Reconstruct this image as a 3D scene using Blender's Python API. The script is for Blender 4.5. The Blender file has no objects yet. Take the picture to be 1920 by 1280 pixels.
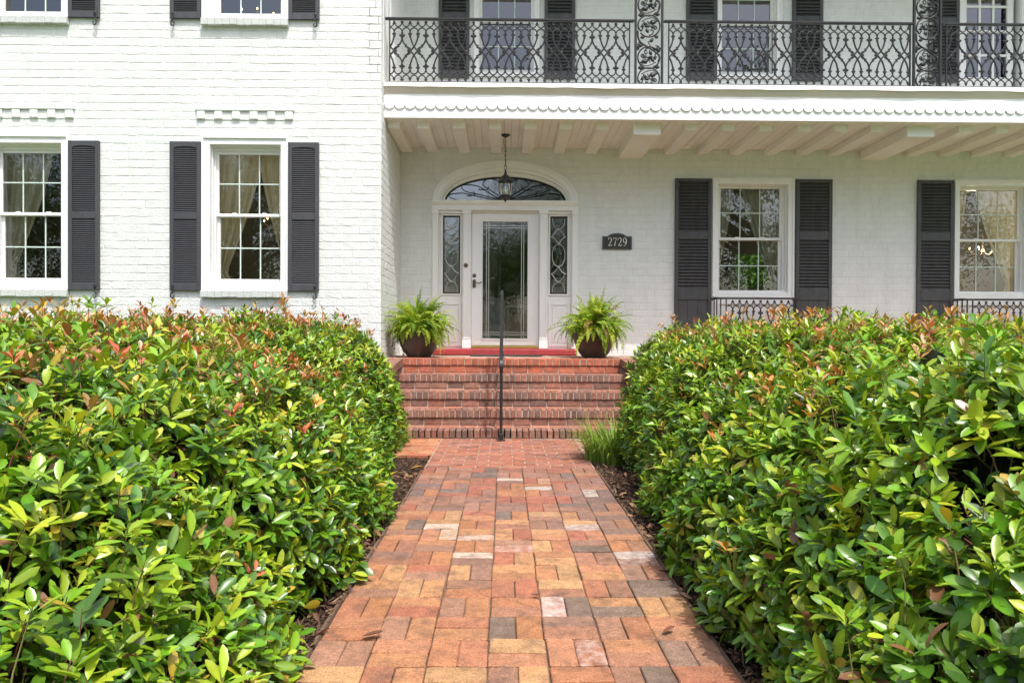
import bpy, math, random
import numpy as np
from mathutils import Matrix, Vector
R_ = math.radians
random.seed(7); rng = np.random.default_rng(7)
scene = bpy.context.scene
COL = scene.collection

# ------------------------------------------------------------------ camera
cam_d = bpy.data.cameras.new('camera'); cam = bpy.data.objects.new('camera', cam_d); COL.objects.link(cam)
cam_d.sensor_width = 36; cam_d.lens = 24; cam_d.clip_start = 0.05; cam_d.clip_end = 2000
_th, _pt, _ro = 15/1280, -9/1280, -0.0045
_R = Matrix.Rotation(-_th, 3, 'Z') @ Matrix.Rotation(_pt, 3, 'X') @ Matrix.Rotation(_ro, 3, 'Y')
_r, _f, _u = _R.col[0], _R.col[1], _R.col[2]
cam.matrix_world = Matrix(((_r[0], _u[0], -_f[0], 0), (_r[1], _u[1], -_f[1], 0), (_r[2], _u[2], -_f[2], 1.12), (0, 0, 0, 1)))
scene.camera = cam

# ------------------------------------------------------------------ sky, sun, exposure
SUN = Vector((0.22, -0.476, 1.0)).normalized()
w = bpy.data.worlds.new('World'); scene.world = w; w.use_nodes = True
nt = w.node_tree; nt.nodes.clear()
sky = nt.nodes.new('ShaderNodeTexSky'); sky.sky_type = 'NISHITA'; sky.sun_disc = False
sky.sun_elevation = math.asin(SUN.z); sky.sun_rotation = math.atan2(SUN.x, SUN.y)
sky.air_density = 1.0; sky.dust_density = 3.6; sky.ozone_density = 0.3
bg = nt.nodes.new('ShaderNodeBackground'); bg.inputs['Strength'].default_value = 0.15
wo_ = nt.nodes.new('ShaderNodeOutputWorld')
nt.links.new(sky.outputs[0], bg.inputs['Color']); nt.links.new(bg.outputs[0], wo_.inputs['Surface'])
sl = bpy.data.lights.new('sun', 'SUN'); sl.energy = 2.0; sl.angle = R_(0.5); sl.color = (1.0, 0.985, 0.955)
so = bpy.data.objects.new('sun', sl); COL.objects.link(so)
so.rotation_euler = SUN.to_track_quat('Z', 'Y').to_euler(); so.location = (5, -10, 20)
scene.view_settings.view_transform = 'Standard'; scene.view_settings.look = 'None'
scene.view_settings.exposure = 0.98; scene.view_settings.gamma = 1
scene.cycles.max_bounces = 10; scene.cycles.diffuse_bounces = 7; scene.cycles.transparent_max_bounces = 16

# ------------------------------------------------------------------ materials
def mat(name, color=(.5, .5, .5), rough=.6, spec=.5, metal=0., bump=0., bscale=40., var=0., vscale=3., attr=None, coat=0., bdist=.01, emit=None, trans=0.):
    m = bpy.data.materials.new(name); m.use_nodes = True
    n = m.node_tree; p = n.nodes['Principled BSDF']; L = n.links
    p.inputs['Roughness'].default_value = rough; p.inputs['Metallic'].default_value = metal
    p.inputs['Specular IOR Level'].default_value = spec; p.inputs['Coat Weight'].default_value = coat
    tc = n.nodes.new('ShaderNodeTexCoord')
    if attr:
        a = n.nodes.new('ShaderNodeAttribute'); a.attribute_name = attr; csock = a.outputs['Color']
    else:
        rgb = n.nodes.new('ShaderNodeRGB'); rgb.outputs[0].default_value = (*color, 1); csock = rgb.outputs[0]
    if var:
        nz = n.nodes.new('ShaderNodeTexNoise'); nz.inputs['Scale'].default_value = vscale; nz.inputs['Detail'].default_value = 6
        nz.inputs['Roughness'].default_value = .65
        L.new(tc.outputs['Object'], nz.inputs['Vector'])
        mr = n.nodes.new('ShaderNodeMapRange'); mr.inputs[1].default_value = .3; mr.inputs[2].default_value = .7
        mr.inputs[3].default_value = 1-var; mr.inputs[4].default_value = 1+var
        L.new(nz.outputs[0], mr.inputs[0])
        mx = n.nodes.new('ShaderNodeVectorMath'); mx.operation = 'SCALE'
        L.new(csock, mx.inputs[0]); L.new(mr.outputs[0], mx.inputs['Scale']); csock = mx.outputs[0]
    L.new(csock, p.inputs['Base Color'])
    if bump:
        nb = n.nodes.new('ShaderNodeTexNoise'); nb.inputs['Scale'].default_value = bscale; nb.inputs['Detail'].default_value = 5
        L.new(tc.outputs['Object'], nb.inputs['Vector'])
        b = n.nodes.new('ShaderNodeBump'); b.inputs['Strength'].default_value = bump; b.inputs['Distance'].default_value = bdist
        L.new(nb.outputs[0], b.inputs['Height']); L.new(b.outputs[0], p.inputs['Normal'])
    if emit:
        p.inputs['Emission Color'].default_value = (*emit[0], 1); p.inputs['Emission Strength'].default_value = emit[1]
    if trans:
        tr = n.nodes.new('ShaderNodeBsdfTranslucent'); ms = n.nodes.new('ShaderNodeMixShader')
        ms.inputs[0].default_value = trans
        g = n.nodes.new('ShaderNodeVectorMath'); g.operation = 'MULTIPLY'; g.inputs[1].default_value = (1.35, 1.25, .55) if attr else (1, .95, .8)
        L.new(csock, g.inputs[0]); L.new(g.outputs[0], tr.inputs['Color'])
        L.new(p.outputs[0], ms.inputs[1]); L.new(tr.outputs[0], ms.inputs[2])
        L.new(ms.outputs[0], n.nodes['Material Output'].inputs['Surface'])
    return m

def glass_mat(name, tint=(.82, .86, .84), k=1.8, add=.075, wav=.025, wscale=2.0):
    m = bpy.data.materials.new(name); m.use_nodes = True; n = m.node_tree; n.nodes.clear(); L = n.links
    out = n.nodes.new('ShaderNodeOutputMaterial'); tr = n.nodes.new('ShaderNodeBsdfTransparent'); tr.inputs[0].default_value = (*tint, 1)
    gl = n.nodes.new('ShaderNodeBsdfGlossy'); gl.inputs['Roughness'].default_value = .0
    fr = n.nodes.new('ShaderNodeFresnel'); fr.inputs['IOR'].default_value = 1.5
    ma = n.nodes.new('ShaderNodeMath'); ma.operation = 'MULTIPLY_ADD'; ma.inputs[1].default_value = k; ma.inputs[2].default_value = add; ma.use_clamp = True
    tc = n.nodes.new('ShaderNodeTexCoord'); nz = n.nodes.new('ShaderNodeTexNoise'); nz.inputs['Scale'].default_value = wscale; nz.inputs['Detail'].default_value = 2
    b = n.nodes.new('ShaderNodeBump'); b.inputs['Strength'].default_value = wav; b.inputs['Distance'].default_value = .02
    ms = n.nodes.new('ShaderNodeMixShader')
    L.new(tc.outputs['Object'], nz.inputs['Vector']); L.new(nz.outputs[0], b.inputs['Height']); L.new(b.outputs[0], gl.inputs['Normal'])
    L.new(fr.outputs[0], ma.inputs[0]); L.new(ma.outputs[0], ms.inputs[0]); L.new(tr.outputs[0], ms.inputs[1]); L.new(gl.outputs[0], ms.inputs[2])
    L.new(ms.outputs[0], out.inputs['Surface'])
    return m

M = {}
M['brickpaint'] = mat('white_painted_brick', (.70, .715, .685), .55, .35, bump=.8, bscale=48, bdist=.008, var=.05, vscale=7)
M['sillpaint'] = mat('grey_painted_sill', (.55, .57, .54), .7, .3, bump=.8, bscale=60, bdist=.008, var=.08, vscale=14)
M['muntin'] = mat('pale_green_muntin', (.60, .70, .64), .4, .4)
M['crown'] = mat('shaded_cream_crown', (.60, .55, .45), .5, .35, var=.04, vscale=2)  # cream, with the shade on the moulding darkened into the colour
M['white'] = mat('white_trim_paint', (.80, .80, .775), .38, .45, bump=.05, bscale=30, var=.02, vscale=3)
M['doorwhite'] = mat('white_door_paint', (.82, .82, .81), .3, .5, var=.015, vscale=2)
M['soffit'] = mat('soffit_paint', (.83, .81, .77), .5, .4, var=.03, vscale=4)
M['groove'] = mat('soffit_groove', (.30, .27, .23), .8, .2)
M['fascia'] = mat('fascia_paint', (.84, .84, .83), .4, .4, var=.02, vscale=2)
M['flash'] = mat('cream_flashing', (.74, .70, .60), .4, .5, bump=.3, bscale=3, bdist=.01)
M['shutter'] = mat('charcoal_vinyl', (.052, .052, .058), .5, .5, bump=.12, bscale=120, bdist=.002, var=.1, vscale=10)
M['shutterwood'] = mat('black_painted_wood', (.058, .058, .060), .5, .45, bump=.35, bscale=90, bdist=.002, var=.18, vscale=12)
M['iron'] = mat('black_cast_iron', (.024, .024, .026), .42, .5, bump=.25, bscale=140, bdist=.002, var=.2, vscale=30)
M['castiron'] = mat('weathered_cast_iron', (.020, .020, .021), .42, .35, bump=.3, bscale=140, bdist=.002, var=.25, vscale=30)
M['glass'] = glass_mat('window_glass')
M['darkglass'] = glass_mat('leaded_glass', (.5, .52, .5), 2.2, .16, .12, 9)
M['lampglass'] = glass_mat('lamp_glass', (.93, .94, .92), 1.2, .02, .2, 14)
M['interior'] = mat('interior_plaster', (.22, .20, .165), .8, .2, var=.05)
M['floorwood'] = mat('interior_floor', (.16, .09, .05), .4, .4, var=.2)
M['curtain'] = mat('cream_curtain', (.80, .75, .60), .8, .1, var=.05, vscale=8, trans=.32)
M['brass'] = mat('brass', (.62, .43, .16), .3, .5, metal=1.)
M['bronze'] = mat('aged_bronze', (.16, .12, .08), .35, .5, metal=.8)
M['zinc'] = mat('zinc_came', (.50, .50, .47), .4, .5, metal=.6)
M['lead'] = mat('dark_came', (.03, .028, .025), .5, .4)
M['red'] = mat('red_painted_sill', (.40, .05, .055), .45, .5, var=.1, vscale=8, bump=.1, bscale=60)
M['mat'] = mat('dark_doormat', (.07, .06, .055), .95, .1, bump=1, bscale=220, bdist=.006, var=.3, vscale=60)
M['plaque'] = mat('black_plaque', (.028, .028, .026), .42, .5, bump=.4, bscale=300, bdist=.002)
M['plaquerim'] = mat('black_plaque_rim', (.06, .06, .058), .35, .5)
M['digit'] = mat('cream_numeral', (.78, .76, .66), .4, .4)
M['pot'] = mat('brown_glazed_pot', (.062, .042, .034), .42, .5, bump=.08, bscale=40, var=.12, vscale=6)
M['soil'] = mat('potting_soil', (.05, .035, .025), .95, .1, bump=1, bscale=60, bdist=.02)
M['handrail'] = mat('black_handrail_paint', (.018, .018, .02), .28, .6, bump=.1, bscale=120, bdist=.001)
M['mortar'] = mat('pale_mortar', (.43, .35, .285), .9, .1, bump=.5, bscale=150, bdist=.004, var=.15, vscale=9)
M['sandjoint'] = mat('pale_sand_joint', (.36, .28, .215), .95, .05, bump=.6, bscale=200, bdist=.004, var=.4, vscale=10)
M['joint'] = mat('dark_sand_joint', (.15, .10, .07), .95, .05, bump=.6, bscale=200, bdist=.004, var=.3, vscale=14)
M['mulch'] = mat('dark_mulch', (.055, .036, .026), .95, .1, bump=1, bscale=45, bdist=.03, var=.5, vscale=30)
M['chip'] = mat('mulch_chip', attr='col', rough=.9, spec=.15)
M['lawn'] = mat('lawn', (.13, .20, .05), .9, .1, bump=1, bscale=30, bdist=.05, var=.35, vscale=2)
M['bounce'] = mat('pale_bounce_surface', (.46, .445, .41), .85, .2, bump=.3, bscale=60, var=.1, vscale=1.5)
M['asphalt'] = mat('asphalt', (.06, .06, .06), .9, .1, bump=.4, bscale=60, var=.15)
M['leaf'] = mat('glossy_leaf', attr='col', rough=.33, spec=.62, trans=.19, var=.10, vscale=45)
M['fern'] = mat('fern_leaf', attr='col', rough=.5, spec=.3, trans=.38)
M['grass'] = mat('grass_blade', attr='col', rough=.5, spec=.3, trans=.3)
M['treeleaf'] = mat('tree_leaf', attr='col', rough=.6, spec=.2, trans=.3)
M['bark'] = mat('bark', (.11, .085, .065), .9, .1, bump=1, bscale=25, bdist=.03, var=.3, vscale=8)
M['twig'] = mat('twig_bark', attr='col', rough=.7, spec=.2)
M['core'] = mat('hedge_core_shade', (.022, .024, .012), .95, .05, bump=1, bscale=35, bdist=.06, var=.5, vscale=25)  # near-black colour stands for the shade inside the hedge
M['bulb'] = mat('lit_bulb', (1, .8, .5), .5, emit=((1, .62, .26), 8))
M['candle'] = mat('lamp_candle', (.8, .78, .7), .5)
M['cloth'] = mat('white_slipcover', (.75, .76, .8), .8, .2)

def brick_mat(name, white=False):
    """per-brick colour attribute plus grime; alpha of the attribute says how much worn white paint the brick carries"""
    m = mat(name, attr='col', rough=.85, spec=.2, bump=.8, bscale=95, bdist=.006, var=.24, vscale=22)
    n = m.node_tree; L = n.links; p = n.nodes['Principled BSDF']
    a = [x for x in n.nodes if x.type == 'ATTRIBUTE'][0]
    src = p.inputs['Base Color'].links[0].from_socket
    tc = [x for x in n.nodes if x.type == 'TEX_COORD'][0]
    n1 = n.nodes.new('ShaderNodeTexNoise'); n1.inputs['Scale'].default_value = 24; n1.inputs['Detail'].default_value = 7; n1.inputs['Roughness'].default_value = .7
    L.new(tc.outputs['Object'], n1.inputs['Vector'])
    ad = n.nodes.new('ShaderNodeMath'); ad.operation = 'ADD'; L.new(n1.outputs[0], ad.inputs[0]); L.new(a.outputs['Alpha'], ad.inputs[1])
    mr = n.nodes.new('ShaderNodeMapRange'); mr.inputs[1].default_value = .88; mr.inputs[2].default_value = 1.32; mr.inputs[4].default_value = .85; L.new(ad.outputs[0], mr.inputs[0])
    mx = n.nodes.new('ShaderNodeMix'); mx.data_type = 'RGBA'; mx.inputs[7].default_value = (.62, .56, .50, 1)
    L.new(mr.outputs[0], mx.inputs[0]); L.new(src, mx.inputs[6])
    n3 = n.nodes.new('ShaderNodeTexNoise'); n3.inputs['Scale'].default_value = 170; n3.inputs['Detail'].default_value = 3; L.new(tc.outputs['Object'], n3.inputs['Vector'])
    m3 = n.nodes.new('ShaderNodeMapRange'); m3.inputs[1].default_value = .34; m3.inputs[2].default_value = .62; m3.inputs[3].default_value = .62; m3.inputs[4].default_value = 1.12; L.new(n3.outputs[0], m3.inputs[0])
    v3 = n.nodes.new('ShaderNodeVectorMath'); v3.operation = 'SCALE'; L.new(src, v3.inputs[0]); L.new(m3.outputs[0], v3.inputs['Scale']); L.new(v3.outputs[0], mx.inputs[6])
    # dark lichen / soot blotches
    n2 = n.nodes.new('ShaderNodeTexNoise'); n2.inputs['Scale'].default_value = 7.5; n2.inputs['Detail'].default_value = 8; n2.inputs['Roughness'].default_value = .72
    L.new(tc.outputs['Object'], n2.inputs['Vector'])
    m2 = n.nodes.new('ShaderNodeMapRange'); m2.inputs[1].default_value = .49; m2.inputs[2].default_value = .68; m2.inputs[4].default_value = .66; L.new(n2.outputs[0], m2.inputs[0])
    mx2 = n.nodes.new('ShaderNodeMix'); mx2.data_type = 'RGBA'; mx2.inputs[7].default_value = (.10, .065, .05, 1)
    L.new(m2.outputs[0], mx2.inputs[0]); L.new(mx.outputs[2], mx2.inputs[6])
    L.new(mx2.outputs[2], p.inputs['Base Color'])
    return m
M['brick'] = brick_mat('red_brick')
M['paver'] = brick_mat('worn_paver')

def weather(m, amp, sc):
    """broad vertical streaks and patches of dirt multiplied into the paint"""
    n = m.node_tree; L = n.links; p = n.nodes['Principled BSDF']; src = p.inputs['Base Color'].links[0].from_socket
    tc = [x for x in n.nodes if x.type == 'TEX_COORD'][0]
    mp = n.nodes.new('ShaderNodeMapping'); mp.inputs['Scale'].default_value = sc; L.new(tc.outputs['Object'], mp.inputs['Vector'])
    nz = n.nodes.new('ShaderNodeTexNoise'); nz.inputs['Scale'].default_value = 1; nz.inputs['Detail'].default_value = 7; nz.inputs['Roughness'].default_value = .62; L.new(mp.outputs[0], nz.inputs['Vector'])
    mr = n.nodes.new('ShaderNodeMapRange'); mr.inputs[1].default_value = .48; mr.inputs[2].default_value = .75; mr.inputs[3].default_value = 1; mr.inputs[4].default_value = 1-amp; L.new(nz.outputs[0], mr.inputs[0])
    v = n.nodes.new('ShaderNodeVectorMath'); v.operation = 'SCALE'; L.new(src, v.inputs[0]); L.new(mr.outputs[0], v.inputs['Scale']); L.new(v.outputs[0], p.inputs['Base Color'])
weather(M['brickpaint'], .07, (5, 5, .7)); weather(M['white'], .06, (6, 6, 1.2)); weather(M['soffit'], .10, (4, 2, 4)); weather(M['shutterwood'], -.55, (14, 14, 1.5)); weather(M['shutter'], -.22, (10, 10, 3)); weather(M['red'], .35, (9, 9, 9)); weather(M['fascia'], .07, (4, 4, 1))
weather(M['mortar'], .4, (5, 5, 5))
# ------------------------------------------------------------------ mesh helpers
WL = {}                                     # world location of every object (nothing here is rotated)
def wloc(o):
    return WL.get(o.name, Vector((0, 0, 0))) if o else Vector((0, 0, 0))
def meta(o, label=None, cat=None, group=None, kind=None):
    if label: o['label'] = label
    if cat: o['category'] = cat
    if group: o['group'] = group
    if kind: o['kind'] = kind
    return o
def thing(name, loc, label, cat, group=None):
    o = bpy.data.objects.new(name, None); COL.objects.link(o); o.location = loc; o.empty_display_size = .2
    WL[o.name] = Vector(loc); return meta(o, label, cat, group)

class MB:
    def __init__(s): s.v = []; s.f = []; s.c = []; s.n = 0; s.col = None
    def add(s, vs, fs, col=None):
        b = s.n; s.v.extend([tuple(x) for x in vs]); s.f.extend([tuple(i+b for i in f) for f in fs]); s.n += len(vs)
        c = col or s.col or (1, 1, 1, 0)
        s.c.extend([c]*len(vs))
    def box(s, x0, x1, y0, y1, z0, z1, col=None):
        s.add([(x0,y0,z0),(x1,y0,z0),(x1,y1,z0),(x0,y1,z0),(x0,y0,z1),(x1,y0,z1),(x1,y1,z1),(x0,y1,z1)],
              [(0,3,2,1),(4,5,6,7),(0,1,5,4),(1,2,6,5),(2,3,7,6),(3,0,4,7)], col)
    def bbox(s, x0, x1, y0, y1, z0, z1, b=.006, col=None):
        """box with chamfered edges"""
        vs = []; ids = {}
        for ix, (xa, xs) in enumerate(((x0, 1), (x1, -1))):
            for iy, (ya, ys) in enumerate(((y0, 1), (y1, -1))):
                for iz, (za, zs) in enumerate(((z0, 1), (z1, -1))):
                    for k in range(3):
                        p = [xa+xs*b, ya+ys*b, za+zs*b]; p[k] = (xa, ya, za)[k]
                        ids[(ix, iy, iz, k)] = len(vs); vs.append(tuple(p))
        fs = []
        def q(*k): fs.append(tuple(ids[i] for i in k))
        for i in (0, 1):
            for (k, o) in ((0, lambda a, b: (i, a, b, 0)), (1, lambda a, b: (a, i, b, 1)), (2, lambda a, b: (a, b, i, 2))):
                q(o(0, 0), o(1, 0), o(1, 1), o(0, 1))
        for a in (0, 1):
            for b_ in (0, 1):
                q((0, a, b_, 1), (1, a, b_, 1), (1, a, b_, 2), (0, a, b_, 2))
                q((a, 0, b_, 0), (a, 1, b_, 0), (a, 1, b_, 2), (a, 0, b_, 2))
                q((a, b_, 0, 0), (a, b_, 1, 0), (a, b_, 1, 1), (a, b_, 0, 1))
                for c in (0, 1): q((a, b_, c, 0), (a, b_, c, 1), (a, b_, c, 2))
        s.add(vs, fs, col)
    def prism(s, prof, x0, x1, col=None):
        """profile in (y,z) swept along x"""
        n = len(prof)
        s.add([(x0, y, z) for y, z in prof]+[(x1, y, z) for y, z in prof],
              [tuple(range(n))[::-1], tuple(range(n, 2*n))]+[(i, (i+1) % n, n+(i+1) % n, n+i) for i in range(n)], col)
    def tube(s, pts, r, k=6, col=None, cap=True):
        pts = [Vector(p) for p in pts]; n = len(pts)
        rr = r if hasattr(r, '__len__') else [r]*n
        vs = []; fs = []; up = None
        for i, p in enumerate(pts):
            t = (pts[min(i+1, n-1)]-pts[max(i-1, 0)])
            if t.length < 1e-9: t = Vector((0, 0, 1))
            t.normalize()
            if up is None:
                up = Vector((0, 1, 0)) if abs(t.y) < .9 else Vector((1, 0, 0))
            a = t.cross(up)
            if a.length < 1e-6: a = t.cross(Vector((1, 0, 0)))
            a.normalize(); b = a.cross(t).normalized(); up = b
            for j in range(k):
                q = 2*math.pi*j/k; vs.append(p+(a*math.cos(q)+b*math.sin(q))*rr[i])
        for i in range(n-1):
            for j in range(k):
                fs.append((i*k+j, i*k+(j+1) % k, (i+1)*k+(j+1) % k, (i+1)*k+j))
        if cap: fs.append(tuple(range(k))[::-1]); fs.append(tuple(range((n-1)*k, n*k)))
        s.add(vs, fs, col)
    def lathe(s, cx, cy, prof, k=24, col=None):
        vs = []; fs = []
        for r, z in prof:
            for j in range(k):
                q = 2*math.pi*j/k; vs.append((cx+r*math.cos(q), cy+r*math.sin(q), z))
        for i in range(len(prof)-1):
            for j in range(k): fs.append((i*k+j, i*k+(j+1) % k, (i+1)*k+(j+1) % k, (i+1)*k+j))
        s.add(vs, fs, col)
    def blob(s, c, rx, ry=None, rz=None, k=6, col=None):
        ry = ry or rx; rz = rz or rx; vs = [(c[0], c[1], c[2]-rz)]; fs = []
        for a in (-.7, .0, .7):
            for j in range(k):
                q = 2*math.pi*(j+.5*a)/k; cc = math.cos(a*1.2); vs.append((c[0]+rx*cc*math.cos(q), c[1]+ry*cc*math.sin(q), c[2]+rz*math.sin(a*1.2)))
        vs.append((c[0], c[1], c[2]+rz))
        for j in range(k):
            fs.append((0, 1+(j+1) % k, 1+j))
            for i in range(2): fs.append((1+i*k+j, 1+i*k+(j+1) % k, 1+(i+1)*k+(j+1) % k, 1+(i+1)*k+j))
            fs.append((1+2*k+j, 1+2*k+(j+1) % k, 1+3*k))
        s.add(vs, fs, col)
    def ribbon(s, pts, wd, y0, y1, col=None):
        """flat stroke in the xz plane with a width at every point"""
        n = len(pts); vs = []; fs = []
        for i, (x, z) in enumerate(pts):
            a = pts[max(i-1, 0)]; b = pts[min(i+1, n-1)]; dx, dz = b[0]-a[0], b[1]-a[1]; l = math.hypot(dx, dz) or 1
            nx, nz = -dz/l, dx/l; h = wd[i]/2
            for yy in (y0, y1): vs += [(x+nx*h, yy, z+nz*h), (x-nx*h, yy, z-nz*h)]
        for i in range(n-1):
            a = 4*i; b = a+4
            fs += [(a, a+1, b+1, b), (a+2, b+2, b+3, a+3), (a, b, b+2, a+2), (a+1, a+3, b+3, b+1)]
        fs += [(0, 2, 3, 1), (4*n-4, 4*n-3, 4*n-1, 4*n-2)]
        s.add(vs, fs, col)
    def brick(s, o, ux, uy, n, wd, ht, d, b=.006, jit=.0015, col=None, k=3):
        """a hand-made brick face: o lower-left corner, ux/uy unit axes of the face, n outward; k cuts along the long side"""
        o = np.array(o, float); ux = np.array(ux, float); uy = np.array(uy, float); n = np.array(n, float)
        ring = [(i/k, 0) for i in range(k+1)]+[(1, .5)]+[(1-i/k, 1) for i in range(k+1)]+[(0, .5)]
        vs = []; m = len(ring)
        for a, c in ring: vs.append(o+ux*a*wd+uy*c*ht)
        dj = d+random.uniform(-.5, .5)*jit
        for a, c in ring:
            x = min(max(a*wd, b), wd-b)+random.gauss(0, jit); y = min(max(c*ht, b), ht-b)+random.gauss(0, jit)
            vs.append(o+ux*x+uy*y+n*(dj+random.gauss(0, jit*.35)))
        fs = [tuple(range(m, 2*m))]+[(i, (i+1) % m, m+(i+1) % m, m+i) for i in range(m)]
        s.add(vs, fs, col)
    def build(s, name, m, parent=None, origin=None, smooth=False, colors=False):
        org = Vector(origin) if origin is not None else (wloc(parent) if parent else Vector((0, 0, 0)))
        me = bpy.data.meshes.new(name)
        v = np.array(s.v, dtype=np.float32)-np.array(org, dtype=np.float32)
        me.from_pydata(v.tolist(), [], s.f)
        if colors:
            at = me.color_attributes.new('col', 'FLOAT_COLOR', 'POINT')
            at.data.foreach_set('color', np.array(s.c, dtype=np.float32).ravel())
        me.materials.append(m)
        if smooth: me.polygons.foreach_set('use_smooth', [True]*len(me.polygons))
        me.update()
        return link(name, me, parent, org)
def link(name, me, parent, org):
    o = bpy.data.objects.new(name, me); COL.objects.link(o); WL[o.name] = Vector(org)
    o.location = Vector(org)-wloc(parent)
    if parent: o.parent = parent
    return o
def npmesh(name, V, F, C, m, parent=None, origin=None, smooth=True):
    """V (n,3), F (m,4) quads, C (n,4) colours"""
    org = Vector(origin) if origin is not None else (wloc(parent) if parent else Vector((0, 0, 0)))
    me = bpy.data.meshes.new(name); V = (V-np.array(org)).astype(np.float32)
    k = F.shape[1]
    me.vertices.add(len(V)); me.vertices.foreach_set('co', V.ravel())
    me.loops.add(F.size); me.loops.foreach_set('vertex_index', F.ravel().astype(np.int32))
    me.polygons.add(len(F)); me.polygons.foreach_set('loop_start', (np.arange(len(F))*k).astype(np.int32))
    me.polygons.foreach_set('use_smooth', np.full(len(F), smooth))
    if C is not None:
        at = me.color_attributes.new('col', 'FLOAT_COLOR', 'POINT'); at.data.foreach_set('color', C.astype(np.float32).ravel())
    me.materials.append(m); me.update(calc_edges=True); me.validate()
    return link(name, me, parent, org)
def copy_tree(o, parent, off=(0, 0, 0)):
    c = o.copy(); COL.objects.link(c); c.parent = parent; c.location = o.location+Vector(off)
    WL[c.name] = WL[o.name]+Vector(off)
    for ch in list(o.children): copy_tree(ch, c)
    return c
def spline(pts, n=6):
    """Catmull-Rom through 2-D or 3-D points"""
    P = [np.array(p, float) for p in pts]; P = [2*P[0]-P[1]]+P+[2*P[-1]-P[-2]]; out = []
    for i in range(1, len(P)-2):
        for t in np.linspace(0, 1, n, endpoint=False):
            a, b, c, d = P[i-1:i+3]
            out.append(.5*((2*b)+(-a+c)*t+(2*a-5*b+4*c-d)*t*t+(-a+3*b-3*c+d)*t**3))
    out.append(P[-2]); return out

# ------------------------------------------------------------------ ground
def quadsheet(name, x0, x1, y0, y1, z, m):
    b = MB(); b.add([(x0, y0, z), (x1, y0, z), (x1, y1, z), (x0, y1, z)], [(0, 1, 2, 3)])
    return meta(b.build(name, m, origin=((x0+x1)/2, (y0+y1)/2, z)), kind='structure')
quadsheet('lawn', -400, 400, -400, 400, -.05, M['lawn'])
quadsheet('added_bounce_sheet', -26, 26, -13, -3.2, -.04, M['bounce'])  # unseen pale sheet, added to bounce sunlight up into the porch
quadsheet('road', -200, 200, -34, -26, -.045, M['asphalt'])
PX0, PX1 = -.675, .78                          # brick path edges
quadsheet('mulch_bed', -6, 6, -.2, 9.2, -.035, M['mulch'])

WINGY, PORY, UPY = 9.03, 10.7, 11.0
CX = -1.631                                    # corner of the wing
house = thing('house', (0, WINGY, 0), 'two storey white painted brick house with charcoal shutters and an iron balcony', 'house')

# ------------------------------------------------------------------ brick walls
CH = .106
def holes_row(z, holes):
    out = []
    for h in holes:
        if callable(h):
            r = h(z)
            if r: out.append(r)
        elif h[2] < z+CH*.5 and h[3] > z-CH*.5+.012: out.append((h[0], h[1]))
    return out
def minus(iv, cuts):
    segs = [iv]
    for a, b in sorted(cuts):
        nx = []
        for s, e in segs:
            if b <= s or a >= e: nx.append((s, e)); continue
            if a > s: nx.append((s, a))
            if b < e: nx.append((b, e))
        segs = nx
    return segs
def brick_wall(name, parent, O, U, N, u0, u1, z0, z1, holes, blen=.224, d=.0045, thick=.22, zph=0., jit=.0026, extra=None):
    """wall in the plane through O with horizontal axis U, outward normal N; holes are (u0,u1,z0,z1) or functions of z"""
    U = np.array(U, float); N = np.array(N, float); O = np.array(O, float); Z = np.array((0, 0, 1.))
    b = MB()
    rects = [h for h in holes if not callable(h)]
    us = sorted(set([u0, u1]+[min(max(x, u0), u1) for h in rects for x in h[:2]])); zs = sorted(set([z0, z1]+[min(max(x, z0), z1) for h in rects for x in h[2:4]]))
    for i in range(len(us)-1):
        for j in range(len(zs)-1):
            cu, cz = (us[i]+us[i+1])/2, (zs[j]+zs[j+1])/2
            if any(h[0] < cu < h[1] and h[2] < cz < h[3] for h in rects): continue
            q = [O+U*us[i]+Z*zs[j], O+U*us[i+1]+Z*zs[j], O+U*us[i+1]+Z*zs[j+1], O+U*us[i]+Z*zs[j+1]]
            b.add(q, [(0, 1, 2, 3)]); b.add([x-N*thick for x in q], [(3, 2, 1, 0)])
    for h in rects:                            # reveals
        for (a, c) in (((h[0], h[2]), (h[1], h[2])), ((h[1], h[2]), (h[1], h[3])), ((h[1], h[3]), (h[0], h[3])), ((h[0], h[3]), (h[0], h[2]))):
            p = O+U*a[0]+Z*a[1]; q = O+U*c[0]+Z*c[1]; b.add([p, q, q-N*thick, p-N*thick], [(0, 1, 2, 3)])
    row = int(math.floor((z0-zph)/CH))
    while True:
        zb = zph+row*CH
        if zb >= z1: break
        lo, hi = max(zb, z0), min(zb+CH, z1)
        if hi-lo > .02:
            cuts = holes_row((lo+hi)/2, holes)
            off = (row % 2)*blen/2+random.uniform(-.02, .02)
            for s, e in minus((u0, u1), cuts):
                k = math.floor((s-off)/blen)
                x = s
                while x < e-1e-4:
                    k += 1; nx = min(e, off+k*blen+random.uniform(-.009, .009))
                    if e-nx < .03: nx = e
                    if nx-x > .02:
                        g = .0022
                        za = lo+g+random.uniform(-.0015, .0015)
                        b.brick(O+U*(x+g)+Z*za, U, Z, N, nx-x-2*g, hi-lo-2*g, d, b=.0060, jit=jit)
                    x = nx
        row += 1
    if extra: extra(b)
    return b.build(name, M['brickpaint'], parent)

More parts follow.
